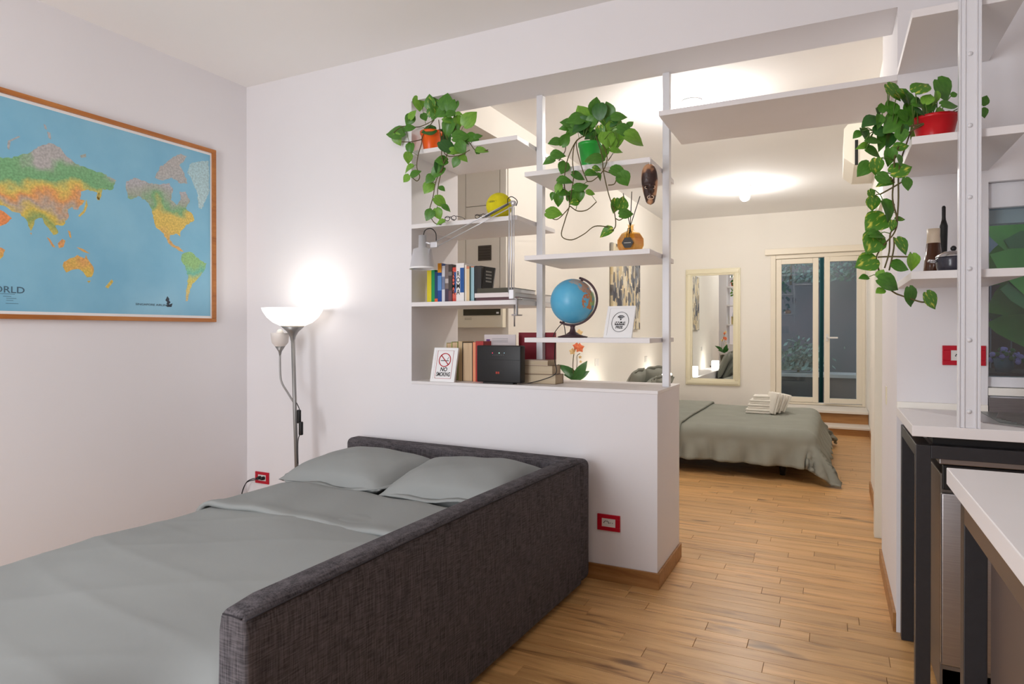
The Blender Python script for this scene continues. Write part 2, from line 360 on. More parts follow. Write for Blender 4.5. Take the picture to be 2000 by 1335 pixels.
# ------------------------------------------------------------------ open shelving in the dividing wall
def shelf(label, x0, x1, zt, y0=0.0, y1=YS, th=0.026, grp='white shelf boards of the divider'):
    return box('shelf_board', (x0, x1, y0, y1, zt - th, zt), WHITE, None, 0.0015, label=label, cat='shelf', group=grp)
ZS1, ZS2, ZS3 = 2.400, 1.953, 1.480
ZA, ZBB, ZC, ZD = 2.187, 1.723, 1.268, 2.412
shelf('upper left white shelf under the orange plant pot', XL, 2.122, ZS1)
shelf('left white shelf carrying the yellow ball', XL, 2.122, ZS2)
shelf('left white shelf carrying the row of books', XL, 2.122, ZS3)
shelf('middle white shelf under the green plant pot', 2.168, 2.872, ZA)
shelf('middle white shelf carrying the amber reed diffuser', 2.168, 2.872, ZBB)
shelf('middle white shelf carrying globe and wifi sign', 2.168, 2.872, ZC)
shelf('long empty white shelf spanning the passage', 2.916, XR, ZD)
def upright(label, x0, x1, zb, zt, y0, y1):
    t = thing('shelf_upright', label, 'shelf post', ((x0 + x1) / 2, (y0 + y1) / 2, zb), 'white upright posts')
    xm = (x0 + x1) / 2
    box('channel', (x0, x1, y0, y1, zb, zt), WHITEM, t, 0.002)
    return t
upright('slim white post left of the green potted plant', 2.126, 2.165, HP, ZB, 0.255, 0.300)
upright('slim white post at the end of the waist-high wall', 2.875, 2.912, HP, ZB, 0.255, 0.300)

# ------------------------------------------------------------------ kitchen at the right
ZK = 0.974
def kshelf(label, zt): return box('kitchen_shelf', (XR, 4.274, -0.565, -0.001, zt - 0.028, zt), WHITE, None, 0.0015, label=label, cat='shelf', group='kitchen shelf boards')
kshelf('topmost white kitchen shelf near the ceiling', 2.437); ksF = kshelf('white kitchen shelf under the red plant pot', 1.990); kshelf('white kitchen shelf carrying carafe and dark pot', 1.514)
kp = thing('shelf_upright', 'broad white slotted post standing on the kitchen worktop', 'shelf post', (4.117, -0.585, ZK), 'white upright posts')
box('channel', (4.086, 4.150, -0.594, -0.568, ZK, H), WHITEM, kp, 0.002)
for xx in (4.0862, 4.1002, 4.1335, 4.1445): box('rib', (xx, xx + 0.004, -0.5985, -0.594, ZK, H), WHITEM, kp)
zz = 1.03
while zz < H:
    lathe('bolt', [(0, 0), (0.0075, 0), (0.0075, 0.003), (0, 0.0035)], (4.117, -0.594, zz), WHITEM, kp, 10, (0, -1, 0)); zz += 0.242
wt = box('kitchen_worktop', (XR, 5.6, -0.600, -0.001, 0.936, ZK), WHITE, None, 0.002, label='white worktop along the kitchen wall below the window', cat='worktop')
box('upstand', (XR, 4.272, -0.018, -0.0015, ZK, 1.0), CABP, None, 0.001, label='cream upstand strip where worktop meets wall', cat='upstand')
kf = thing('worktop_frame', 'black steel frame carrying the worktop along the wall', 'table frame', (4.5, -0.3, 0))
zt, tk = 0.905, 0.045
box('leg', (3.965, 3.965 + tk, -0.585, -0.585 + tk, 0, zt), DARK, kf, 0.002); box('leg', (3.965, 3.965 + tk, -0.075, -0.03, 0, zt), DARK, kf, 0.002)
box('leg', (5.5, 5.545, -0.585, -0.54, 0, zt), DARK, kf, 0.002)
box('rail', (3.965 + tk, 5.5, -0.585, -0.54, zt - tk, zt), DARK, kf, 0.002); box('rail', (3.965, 3.965 + tk, -0.54, -0.075, zt - tk, zt), DARK, kf, 0.002)
box('gap_shade_block', (4.02, 5.45, -0.54, -0.06, zt, 0.936), BLACK, kf)  # black block painting in the shaded gap between frame and worktop
dw = thing('dishwasher', 'stainless steel dishwasher under the worktop along the wall', 'dishwasher', (4.36, -0.3, 0))
box('body', (4.045, 4.64, -0.52, -0.04, 0.02, 0.80), mat('appliance_side', (120, 110, 102), 0.4, 0.5), dw, 0.004)
box('door', (4.045, 4.64, -0.545, -0.522, 0.13, 0.735), STEEL, dw, 0.006, 3); box('control_strip', (4.05, 4.63, -0.535, -0.52, 0.745, 0.832), BLACK, dw, 0.003)
box('top_trim', (4.04, 4.645, -0.54, -0.05, 0.835, 0.858), STEEL, dw, 0.003); box('plinth', (4.05, 4.63, -0.52, -0.5, 0.0, 0.11), STEEL, dw, 0.003)
# sink drainer
sk = thing('sink_drainer', 'ribbed steel sink drainer set into the worktop', 'sink', (4.6, -0.28, ZK))
rim = [(4.185, -0.045), (5.05, -0.045), (5.05, -0.52), (4.285, -0.52), (4.185, -0.42)]
prism('rim', [Vector((x, y, ZK)) for x, y in rim], (0, 0, 0.004), STEEL, sk)
tray = [(4.235, -0.075), (5.02, -0.075), (5.02, -0.49), (4.315, -0.49), (4.235, -0.41)]
prism('tray', [Vector((x, y, ZK + 0.0042)) for x, y in tray], (0, 0, 0.001), mat('drainer_dark_steel', (96, 104, 102), 0.3, 0.8), sk)  # tray in a darker steel than its rim
for i in range(11): box('rib', (4.25 + 0.008 * abs(5 - i) , 5.0, -0.46 + i * 0.035, -0.452 + i * 0.035, ZK + 0.005, ZK + 0.0085), STEEL, sk)
sphere('rim_stud', (4.2, -0.06, ZK + 0.006), 0.005, CHROME, sk, 8, 6)
# near island
YN = -1.385
isl = box('island_worktop', (XR - 0.004, 5.2, -2.45, YN, 0.934, ZK), WHITE, None, 0.002, label='white island worktop in the right foreground', cat='worktop')
nf = thing('island_stand', 'black steel island frame with brown side panel in the foreground', 'table frame', (4.5, -1.9, 0))
box('leg', (3.972, 4.017, YN - 0.075, YN - 0.03, 0, zt), DARK, nf, 0.002); box('leg', (3.972, 4.017, -2.42, -2.375, 0, zt), DARK, nf, 0.002)
box('leg', (5.1, 5.145, YN - 0.075, YN - 0.03, 0, zt), DARK, nf, 0.002)
box('rail', (3.972, 4.017, -2.375, YN - 0.075, zt - tk, zt), mat('bronze_metal', (92, 82, 78), 0.35, 0.4), nf, 0.002); box('rail', (4.017, 5.1, YN - 0.075, YN - 0.03, zt - tk, zt), DARK, nf, 0.002)
box('side_panel', (4.02, 4.04, -2.40, YN - 0.09, 0.08, zt - 0.01), mat('brown_grey_panel', (96, 82, 76), 0.45), nf); box('gap_shade_block', (4.02, 5.1, -2.38, YN - 0.06, zt, 0.934), BLACK, nf)  # the last, black block imitates the shaded gap below the island top

# ------------------------------------------------------------------ red wall sockets
def socket(label, x0, z0, x1, z1, cy, plugs=0):
    t = thing('wall_socket', label, 'socket', ((x0 + x1) / 2, -0.004, z0), 'red framed wall sockets')
    w_, h_ = x1 - x0, z1 - z0
    prs = []
    bx, bz = w_ * 0.2, h_ * 0.24
    boxes('cover_plate', [(x0, x1, -0.009, 0, z0, z0 + bz), (x0, x1, -0.009, 0, z1 - bz, z1), (x0, x0 + bx, -0.009, 0, z0 + bz, z1 - bz), (x1 - bx, x1, -0.009, 0, z0 + bz, z1 - bz)], RED, t, 0.0015)
    box('insert', (x0 + bx, x1 - bx, -0.006, 0, z0 + bz, z1 - bz), SOCKW, t)
    xa = x0 + bx; wi = w_ - 2 * bx
    if plugs:
        for q in (0.28, 0.75):
            p = lathe('plug', [(0, 0), (0.013, 0), (0.012, 0.02), (0.007, 0.03), (0, 0.03)], (xa + wi * q, -0.006, z0 + h_ * 0.5), BLACK, t, 10, (0, -1, 0))
            tube('cable', [(xa + wi * q, -0.036, z0 + h_ * .5), (xa + wi * q - 0.03, -0.05, z0 + h_ * .45), (xa - 0.06, -0.06, z0 + 0.0), (xa - 0.10, -0.06, z0 - 0.12), (xa - 0.02 + 0.03 * q, -0.05, z0 - 0.2), (xa + 0.02, -0.05, 0.01)], 0.003, BLACK, p, 6, 5)
    else:
        c = Vector((xa + wi * 0.33, -0.0065, z0 + h_ * 0.5))
        for k in range(6):
            a = math.pi * (k / 5.0); lathe('pin_hole', [(0, 0), (0.0026, 0), (0.0026, 0.0006), (0, 0.0006)], c + Vector((math.cos(a) * h_ * 0.16, 0, math.sin(a) * h_ * 0.12 - 0.002)), BLACK, t, 8, (0, -1, 0))
        for k in (0.62, 0.78): lathe('pin_hole', [(0, 0), (0.0022, 0), (0.0022, 0.0006), (0, 0.0006)], (xa + wi * k, -0.0065, z0 + h_ * 0.5), BLACK, t, 8, (0, -1, 0))
    return t
socket('red framed wall socket with two black plugs beside the bed', 0.088, 0.246, 0.216, 0.326, 0, 1)
socket('red framed wall socket low on the waist-high wall', 2.596, 0.262, 2.719, 0.346, 0)
s3 = socket('red framed wall switch plate behind the kitchen post', 4.116, 1.161, 4.266, 1.243, 0)

# ------------------------------------------------------------------ framed world map
X0 = 0.0; YM1, YM0, ZM0, ZM1 = -0.272, -2.26, 1.365, 2.508
mp_ = thing('world_map', 'large framed world map with pale blue oceans on the left wall', 'map', (0, -1.27, ZM0))
fw_ = 0.024
box('frame_bar', (0, 0.028, YM0, YM1, ZM1 - fw_, ZM1), OAKF, mp_, 0.002); box('frame_bar', (0, 0.028, YM0, YM1, ZM0, ZM0 + fw_), OAKF, mp_, 0.002)
box('frame_bar', (0, 0.028, YM1 - fw_, YM1, ZM0 + fw_, ZM1 - fw_), OAKF, mp_, 0.002); box('frame_bar', (0, 0.028, YM0, YM0 + fw_, ZM0 + fw_, ZM1 - fw_), OAKF, mp_, 0.002)
box('backing', (0.002, 0.012, YM0 + fw_, YM1 - fw_, ZM0 + fw_, ZM1 - fw_), PAPERW, mp_)
SEA = mat('map_sea_print', (138, 192, 216), 0.32, noise=(2.6, 0.16), col2=(122, 180, 208), coord='pos')
mo = 0.036
print_ = box('print', (0.012, 0.0128, YM0 + mo, YM1 - mo, ZM0 + mo + 0.004, ZM1 - mo - 0.004), SEA, mp_)
def landmat(name, stops, sc=9.0, zmix=0.9, z0=1.9, z1=2.35):
    m = bpy.data.materials.new(name); m.use_nodes = True; t = m.node_tree; b = t.nodes['Principled BSDF']
    g = nd(t, 'ShaderNodeNewGeometry'); n = nd(t, 'ShaderNodeTexNoise'); n.inputs['Scale'].default_value = sc; n.inputs['Detail'].default_value = 6; t.links.new(g.outputs['Position'], n.inputs['Vector'])
    sx = nd(t, 'ShaderNodeSeparateXYZ'); t.links.new(g.outputs['Position'], sx.inputs[0])
    mr = nd(t, 'ShaderNodeMapRange'); mr.inputs[1].default_value = z0; mr.inputs[2].default_value = z1; t.links.new(sx.outputs['Z'], mr.inputs[0])
    mm = nd(t, 'ShaderNodeMath', operation='MULTIPLY_ADD'); mm.inputs[1].default_value = 0.9; mm.inputs[2].default_value = -0.45; t.links.new(n.outputs['Fac'], mm.inputs[0])
    ad = nd(t, 'ShaderNodeMath', operation='MULTIPLY_ADD'); ad.inputs[1].default_value = zmix; t.links.new(mr.outputs[0], ad.inputs[0]); t.links.new(mm.outputs[0], ad.inputs[2])
    rp = ramp(t, stops); t.links.new(ad.outputs[0], rp.inputs[0])
    n2 = nd(t, 'ShaderNodeTexNoise'); n2.inputs['Scale'].default_value = 90; n2.inputs['Detail'].default_value = 4; t.links.new(g.outputs['Position'], n2.inputs['Vector'])
    hs = nd(t, 'ShaderNodeHueSaturation'); r2 = nd(t, 'ShaderNodeMapRange'); r2.inputs[1].default_value = .3; r2.inputs[2].default_value = .7; r2.inputs[3].default_value = 0.72; r2.inputs[4].default_value = 1.12; t.links.new(n2.outputs['Fac'], r2.inputs[0]); t.links.new(r2.outputs[0], hs.inputs['Value'])
    t.links.new(rp.outputs[0], hs.inputs['Color']); t.links.new(hs.outputs[0], b.inputs['Base Color']); b.inputs['Roughness'].default_value = 0.35
    return m
LA = landmat('map_asia_print', [(0.0, (206, 192, 100)), (0.10, (150, 172, 104)), (0.20, (222, 196, 92)), (0.30, (190, 172, 156)), (0.40, (232, 164, 100)), (0.48, (226, 200, 104)), (0.60, (124, 180, 128)), (0.78, (132, 180, 132)), (0.90, (186, 182, 180))], 5.0, 1.0, 1.82, 2.28)
LN = landmat('map_america_print', [(0.0, (222, 176, 110)), (0.25, (228, 196, 100)), (0.52, (224, 196, 104)), (0.64, (128, 180, 128)), (0.76, (168, 176, 160)), (0.95, (184, 182, 184))], 5.0, 1.0, 1.86, 2.20)
LS = landmat('map_south_print', [(0.1, (214, 178, 150)), (0.45, (214, 200, 96)), (0.62, (110, 190, 168)), (0.8, (150, 196, 130))], 5.0, 1.0, 1.45, 1.80)
LU = landmat('map_australia_print', [(0.1, (222, 190, 90)), (0.4, (226, 160, 104)), (0.6, (222, 178, 96)), (0.9, (176, 190, 110))], 9.0, 0.4, 1.55, 1.78)
LG = landmat('map_ice_print', [(0.0, (190, 214, 216)), (1.0, (176, 208, 214))], 5.0)
def land(poly, m, jag=0.0045, raw=False, name='landmass'):
    pts = []
    for (x, y) in poly:
        p = Vector((0.0129, x, y)) if raw else at(x / 2.567, 140 + y / 2.567, 'x', 0.0129)
        pts.append(p)
    out = []
    rr = random.Random(len(poly) * 13 + int(abs(poly[0][0])))
    for i, p in enumerate(pts):
        q = pts[(i + 1) % len(pts)]; n = max(1, int((q - p).length / 0.012))
        for k in range(n):
            s = p.lerp(q, k / n)
            if k: s += Vector((0, rr.uniform(-jag, jag), rr.uniform(-jag, jag)))
            s.y = max(YM0 + mo + 0.002, min(YM1 - mo - 0.002, s.y)); out.append(s)
    prism(name, out, (0.0004, 0, 0), m, print_)
land([(-420, 330), (-300, 380), (-160, 420), (0, 428), (60, 435), (100, 418), (150, 405), (190, 375), (215, 366), (255, 358), (300, 378), (330, 420), (380, 462), (450, 488), (520, 512), (583, 545), (562, 592), (515, 588), (498, 645), (482, 632), (488, 605), (440, 590), (405, 600), (400, 640), (425, 645), (392, 692), (370, 690), (362, 676), (340, 690), (346, 722), (318, 770), (276, 772), (292, 806), (268, 818), (232, 772), (212, 732), (182, 738), (155, 798), (132, 742), (100, 708), (60, 700), (30, 676), (-60, 640), (-120, 600), (-300, 560), (-420, 520)], LA)
land([(-60, 690), (0, 692), (30, 710), (60, 735), (30, 762), (-10, 778), (-50, 740)], landmat('map_desert_print', [(0.2, (238, 150, 92)), (0.8, (236, 170, 104))]))
land([(-20, 905), (0, 880), (26, 893), (16, 925), (-6, 945)], LU)
land([(320, 952), (350, 935), (372, 930), (388, 918), (412, 930), (424, 936), (432, 918), (446, 948), (468, 978), (470, 1002), (458, 1028), (436, 1030), (418, 1004), (402, 992), (372, 990), (332, 1006), (322, 990), (314, 972)], LU)
land([(634, 548), (680, 532), (740, 556), (800, 566), (850, 558), (868, 590), (856, 640), (886, 668), (906, 640), (900, 600), (930, 600), (952, 650), (932, 684), (966, 716), (974, 744), (932, 768), (906, 798), (904, 826), (888, 812), (852, 818), (850, 842), (866, 862), (900, 880), (922, 902), (906, 900), (870, 880), (842, 856), (822, 812), (782, 780), (772, 742), (762, 690), (734, 650), (692, 622), (655, 640), (640, 632), (632, 590)], LN)
land([(776, 530), (800, 478), (852, 440), (905, 410), (938, 425), (900, 470), (925, 510), (940, 560), (905, 560), (860, 530), (820, 545)], landmat('map_arctic_print', [(0.0, (172, 180, 180)), (1.0, (186, 182, 178))]))
land([(938, 505), (955, 462), (985, 452), (1046, 448), (1048, 600), (1032, 640), (1012, 688), (996, 682), (990, 610), (962, 545)], LG)
land([(912, 915), (935, 905), (962, 905), (1000, 942), (1036, 960), (1022, 1000), (992, 1036), (962, 1068), (948, 1112), (940, 1150), (930, 1148), (932, 1098), (944, 1030), (930, 984), (908, 940)], LS)
for pl in ([(234, 828), (250, 838), (278, 882), (262, 876)], [(290, 860), (312, 838), (328, 846), (318, 878), (296, 884)], [(384, 878), (420, 890), (452, 912), (420, 904)], [(528, 1078), (560, 1040), (568, 1052), (542, 1086)],
           [(434, 640), (440, 670), (424, 706), (400, 728), (392, 722), (418, 696)], [(340, 795), (352, 800), (358, 836), (348, 826)], [(484, 618), (500, 600), (500, 640), (488, 644)], [(436, 1048), (456, 1046), (446, 1058)], [(150, 808), (158, 806), (158, 818)], [(400, 420), (430, 410), (432, 428), (408, 432)], [(218, 262), (230, 268), (236, 290), (224, 286)], [(236, 300), (252, 306), (256, 340), (242, 330)], [(36, 380), (40, 345), (92, 322), (102, 326), (52, 350), (46, 392)]):
    land(pl, LU if pl[0][1] > 700 else LN, 0.001)
land([(-2.12, 2.14), (-1.95, 2.2), (-1.86, 2.12), (-1.75, 2.09), (-1.64, 1.98), (-1.56, 1.95), (-1.66, 1.82), (-1.72, 1.62), (-1.80, 1.58), (-1.88, 1.75), (-1.92, 1.88), (-2.06, 1.90), (-2.18, 2.02)], LU, 0.003, True)
MAPINK = mat('map_ink', (74, 104, 122), 0.5); MAPINKD = mat('map_ink_dark', (36, 50, 64), 0.5)
DY, DZv = Vector((0, 1, 0)), Vector((0, 0, 1))
p = at(0, 565, 'x', 0.013); text('title_lettering', 'WORLD', 0.046, (0.013, p.y + 0.012, p.z), DY, DZv, MAPINK, print_, 'CENTER', 0.0004, 1.15)
for (u0, u1, v) in ((0, 29, 573), (6, 22, 578), (12, 32, 582), (12, 26, 586), (11, 36, 592)):
    a, b = at(u0, v, 'x', 0.013), at(u1, v, 'x', 0.013); box('text_line', (0.0131, 0.0133, a.y, b.y, a.z - 0.001, a.z + 0.0012), MAPINK, print_)
p = at(299, 595, 'x', 0.013); text('airline_lettering', 'SINGAPORE AIRLINES', 0.017, (0.013, p.y, p.z), DY, DZv, MAPINKD, print_, 'CENTER', 0.0004, 1.35)
for pl in ([(327, 578), (331, 584), (327, 590), (323, 586)], [(330, 586), (333, 590), (328, 596), (325, 592)], [(325, 596), (337, 592), (335, 599), (326, 599)]):
    prism('bird_emblem', [at(u, v, 'x', 0.0131) for u, v in pl], (0.0003, 0, 0), MAPINKD, print_)

# ------------------------------------------------------------------ cloth helpers
def hnoise(x, y, s=0):
    return (math.sin(x * 5.1 + 1.7 * y + s) + math.sin(y * 6.3 - 2.1 * x + s * 2.3) * 0.8 + math.sin(11.0 * x + 9.0 * y + s) * 0.35 + math.sin(17 * y - 13 * x + 2 * s) * 0.2) / 2.35
def drape(name, x0, x1, y0, y1, zt, dl, dr, df, db, m, par=None, r=0.07, step=0.03, rip=0.02, flare=0.12, bump=0.008, zmin=0.012, corner=0.0, top=None, ripk=16.0, th=0.0, hem=None, **tg):
    """cloth over the rectangle x0..x1, y0..y1 hanging dl/dr/df/db metres over its left/right/front/back edges"""
    nx = int((x1 + dr - x0 + dl) / step) + 1; ny = int((y1 + db - y0 + df) / step) + 1
    vs, fs = [], []
    arc = r * math.pi / 2
    for j in range(ny + 1):
        for i in range(nx + 1):
            px = x0 - dl + (x1 + dr - x0 + dl) * i / nx; py = y0 - df + (y1 + db - y0 + df) * j / ny
            qx, qy = min(max(px, x0), x1), min(max(py, y0), y1)
            e = math.hypot(px - qx, py - qy)
            z = zt + bump * hnoise(px, py, 1.3) + (top(px, py) if top else 0)
            if e > 1e-6:
                n = Vector(((px - qx) / e, (py - qy) / e)); z = zt + (bump * hnoise(qx, qy, 1.3) + (top(qx, qy) if top else 0))
                if e < arc:
                    a = e / r; out, dz = r * math.sin(a), r * (1 - math.cos(a))
                else:
                    ee = e - arc; s = px * abs(n.y) + py * abs(n.x)
                    g = min(1, ee / 0.18)
                    out = r + flare * (1 + corner * 4 * (n.x * n.y) ** 2) * ee + g * rip * (math.sin(ripk * s + 9.0 * ee + 0.8 * math.sin(3.1 * s)) + 0.5 * math.sin(ripk * 2.1 * s - 7 * ee)); dz = r + ee
                qx += n.x * out; qy += n.y * out; z -= dz
                if z < zmin: qx += n.x * (zmin - z) * 0.5; qy += n.y * (zmin - z) * 0.5; z = zmin + 0.004 * (1 + math.sin(40 * px))
            vs.append((qx, qy, z))
    for j in range(ny):
        for i in range(nx):
            a = j * (nx + 1) + i; fs.append((a, a + 1, a + nx + 2, a + nx + 1))
    o = ob(name, vs, fs, m, par, True, **tg)
    sm = o.modifiers.new('thickness', 'SOLIDIFY'); sm.thickness = th or 0.012; sm.offset = 1
    return o
def pillow_vf(L, Wd, T, n=22, flat=0.5, seed=0):
    """cushion in local coordinates: length along x, width along y, thickness along z"""
    vs, fs = [], []
    for side in (1, -1):
        for j in range(n + 1):
            for i in range(n + 1):
                a, b = 2 * i / n - 1, 2 * j / n - 1
                k = max(0.0, (1 - abs(a) ** 2.6)) ** 0.5 * max(0.0, (1 - abs(b) ** 2.6)) ** 0.5
                pin = 1 - 0.045 * (1 - abs(a) ** 2) * abs(b) ** 6 ; pin2 = 1 - 0.045 * (1 - abs(b) ** 2) * abs(a) ** 6
                z = side * T / 2 * k * (1 + 0.10 * hnoise(a * 0.9, b * 0.9, seed) + 0.05 * math.sin(9 * a + 7 * b + seed) * (1 - k))
                vs.append(Vector((a * L / 2 * pin2, b * Wd / 2 * pin, z)))
    N = (n + 1) ** 2
    for j in range(n):
        for i in range(n):
            a = j * (n + 1) + i; fs.append((a, a + 1, a + n + 2, a + n + 1)); fs.append((N + a, N + a + n + 1, N + a + n + 2, N + a + 1))
    return vs, fs
def pillow(label, c, L, Wd, T, rot, m, seed, grp, flange=0.03):
    t = thing('pillow', label, 'pillow', c, grp, rot)
    vs, fs = pillow_vf(L, Wd, T, seed=seed); ob('cover', vs, fs, m, t, True)
    # flat hem around the edge
    a, b = L / 2 + flange, Wd / 2 + flange; ip, jp = L / 2 * 0.93, Wd / 2 * 0.93
    def ring(A, B, z): 
        o = []
        for k in range(40):
            an = 2 * math.pi * k / 40; ca, sa = math.cos(an), math.sin(an); q = (abs(ca) ** 6 + abs(sa) ** 6) ** (-1 / 6)
            o.append(Vector((A * ca * q, B * sa * q, z + 0.008 * math.sin(7 * an + seed))))
        return o
    o1, i1, i2, o2 = ring(a, b, 0.003), ring(ip, jp, 0.004), ring(ip, jp, -0.004), ring(a, b, -0.003)
    vs = o1 + i1 + i2 + o2; fs = []
    for k in range(40):
        k2 = (k + 1) % 40
        for A, B in ((0, 1), (1, 2), (2, 3), (3, 0)): fs.append((A * 40 + k, A * 40 + k2, B * 40 + k2, B * 40 + k))
    ob('hem', vs, fs, m, t, True)
    return t

# ------------------------------------------------------------------ sofa bed
SR = math.radians(-2.04)
so = thing('sofa_bed', 'charcoal woven sofa bed opened out against the dividing wall', 'sofa bed', (2.582, -0.068, 0), None, (0, 0, SR))
def rbox(name, b, m, par, bevel=0.03, seg=4):
    o = box(name, b, m, par, bevel, seg); o.data.shade_smooth(); return o
rbox('armrest', (-1.572, 0.0, -0.125, -0.005, 0.03, 0.648), SOFA, so, 0.035)
def panel_taper():
    # long back panel, a little wider at the foot of its free end, softly crowned
    vs, fs = [], []; n = 24
    prof = lambda s: [(-0.118 - 0.012 * s, 0.035), (-0.108, 0.30), (-0.1, 0.60), (-0.094, 0.645), (-0.078, 0.664), (-0.024, 0.664), (-0.008, 0.648), (-0.003, 0.60), (0.0, 0.30), (0.002, 0.035)]
    for i in range(n + 1):
        s = i / n; yv = -0.128 - 2.0 * s
        pf_ = prof(s); dz = 0.006 * math.sin(math.pi * s)
        for (x, z) in pf_:
            zz = z + (dz if z > 0.5 else 0)
            if s > 0.985 and z > 0.6: zz -= 0.012
            vs.append(Vector((x, yv, zz)))
    k = 10
    for i in range(n):
        for q in range(k):
            q2 = (q + 1) % k; fs.append((i * k + q, i * k + q2, (i + 1) * k + q2, (i + 1) * k + q))
    fs.append(tuple(range(k))); fs.append(tuple(n * k + q for q in range(k)))
    return vs, fs
vs, fs = panel_taper(); bk = ob('back_panel', vs, fs, SOFA, so, False, 0.012, 3)
PIPE = mat('piping_dark', (40, 36, 40), 0.9)
tube('piping', [(0.0005, -0.14, 0.646), (-0.0025, -0.6, 0.650), (-0.002, -1.1, 0.652), (-0.002, -1.6, 0.650), (-0.0025, -2.126, 0.640)], 0.0028, PIPE, bk, 6, 4)
tube('piping', [(-0.018, -2.127, 0.640), (-0.05, -2.127, 0.642), (-0.082, -2.127, 0.640)], 0.0022, PIPE, bk, 6, 3)
rbox('seat_base', (-1.42, -0.12, -2.05, -0.13, 0.06, 0.30), SOFA, so, 0.02)
rbox('mattress', (-1.44, -0.125, -2.36, -0.13, 0.305, 0.452), PAPERW, so, 0.03)
for (x, y) in ((-0.08, -0.06), (-1.45, -0.06), (-0.06, -2.04), (-1.40, -2.0)):
    lathe('foot', [(0, 0), (0.022, 0), (0.026, 0.032), (0.026, 0.065), (0, 0.065)], (x, y, 0), BLACK, so, 12)
def dv_top(x, y):
    z = 0.02 * math.exp(-((x - 1.75) / 0.5) ** 2) * math.exp(-((y + 1.5) / 0.7) ** 2)
    z -= 0.10 * math.exp(-((x - 2.36) / 0.13) ** 2 - ((y + 2.33) / 0.16) ** 2)
    z += 0.006 * math.sin(9 * y + 4 * x) * math.exp(-((y + 1.5) / 0.6) ** 2)
    w1 = 26 * y + 5 * x + 2.0 * math.sin(2.3 * x + y); z += 0.0016 * (1 - abs(math.sin(w1 / 2))) ** 3 * (0.6 + 0.4 * math.sin(3 * x + 5 * y)) * 2
    w2 = 9 * x - 17 * y + 1.7 * math.sin(3.1 * y); z += 0.0013 * (1 - abs(math.sin(w2 / 2))) ** 4 * 2
    return z
duv = thing('duvet', 'grey cotton duvet spread over the sofa bed', 'duvet', (1.75, -1.5, 0.47))
drape('cover', 1.20, 2.375, -2.46, -0.92, 0.492, 0.40, 0.06, 0.35, 0.0, GREY, duv, r=0.085, step=0.016, rip=0.014, flare=0.08, bump=0.006, top=dv_top, th=0.016)
fold = drape('turned_down_edge', 1.19, 2.385, -1.25, -0.80, 0.508, 0.30, 0.06, 0.0, 0.05, GREY, duv, r=0.085, step=0.025, rip=0.01, flare=0.08, bump=0.006, th=0.018, top=lambda x, y: 0.010 * math.exp(-((y + 1.22) / 0.05) ** 2) + 0.006 * math.sin(5 * x + 1) + 0.004 * math.sin(19 * x + 6 * y))
sheet = drape('fitted_sheet', 1.16, 2.44, -0.98, -0.215, 0.458, 0.2, 0.0, 0.0, 0.0, GREY, None, r=0.05, step=0.04, rip=0.0, bump=0.003, th=0.01, label='grey sheet under the two sofa bed pillows', cat='sheet')
pillow('grey pillow nearest the floor lamp on the sofa bed', (1.42, -0.50, 0.555), 0.68, 0.50, 0.19, (0.12, -0.02, -0.05), GREY, 1, 'sofa bed pillows', 0.02)
pillow('grey pillow nearest the back panel of the sofa bed', (2.07, -0.50, 0.56), 0.66, 0.50, 0.19, (0.12, -0.04, 0.05), GREY, 4, 'sofa bed pillows', 0.02)

# ------------------------------------------------------------------ floor lamp
LY = -0.22
lb = at(579, 905, 'y', LY); lt = at(571.5, 640, 'y', LY); sl = (lt.x - lb.x) / (lt.z - lb.z); lx0 = lb.x - sl * lb.z
fx = lambda z: lx0 + sl * z
fp = thing('floor_lamp', 'silver floor lamp with lit bowl shade and small side reading light', 'floor lamp', (lx0, LY, 0))
LMET = mat('lamp_silver', (150, 148, 146), 0.4, 0.6)
lathe('base', [(0, 0), (0.13, 0), (0.13, 0.018), (0.02, 0.03), (0.014, 0.05), (0, 0.05)], (lx0, LY, 0), LMET, fp)
tube('pole', [(lx0, LY, 0.04), (fx(0.8), LY, 0.8), (fx(1.28), LY, 1.28)], 0.0125, LMET, fp, 12)
c = Vector((fx(1.3), LY, 0))
lathe('shade_cup', [(0.013, 1.245), (0.018, 1.27), (0.034, 1.30), (0.074, 1.338), (0.0, 1.338)], c, LMET, fp)
BOWL = mat('lit_bowl_shade', (255, 250, 242), 0.5, emit=1.25)
lathe('bowl_shade', [(0.076, 1.339), (0.12, 1.36), (0.155, 1.392), (0.178, 1.428), (0.186, 1.449), (0.183, 1.449), (0.174, 1.43), (0.15, 1.396), (0.115, 1.366), (0.07, 1.345), (0.0, 1.343)], c, BOWL, fp, 36)
sphere('bulb', (c.x, LY, 1.40), 0.03, mat('torch_bulb', (255, 246, 232), 0.5, emit=TORCH), fp, 14, 10)
tl = bpy.data.lights.new('bowl_light', 'POINT'); tl.energy = 2.2; tl.color = (1, 0.96, 0.9); tl.shadow_soft_size = 0.05
to = bpy.data.objects.new('bowl_light', tl); SC.collection.objects.link(to); to.parent = fp; to.location = Vector((c.x, LY, 1.435)) - W[fp.name]
pa = [at(u, v, 'y', LY) for u, v in ((576, 789), (563, 768), (551, 748), (547.5, 730), (547, 692))]
tube('side_arm', pa, 0.0062, LMET, fp, 8, 5)
sc_ = at(547, 692, 'y', LY); lathe('small_cup', [(0.007, 0), (0.011, 0.02), (0.031, 0.052), (0, 0.052)], sc_, LMET, fp)
FROST = mat('frosted_shade', (226, 218, 212), 0.5)
ss = lathe('small_shade', [(0.030, 0.052), (0.050, 0.075), (0.056, 0.118), (0.058, 0.138), (0.054, 0.138), (0.048, 0.08), (0.025, 0.056), (0, 0.056)], sc_, FROST, fp)
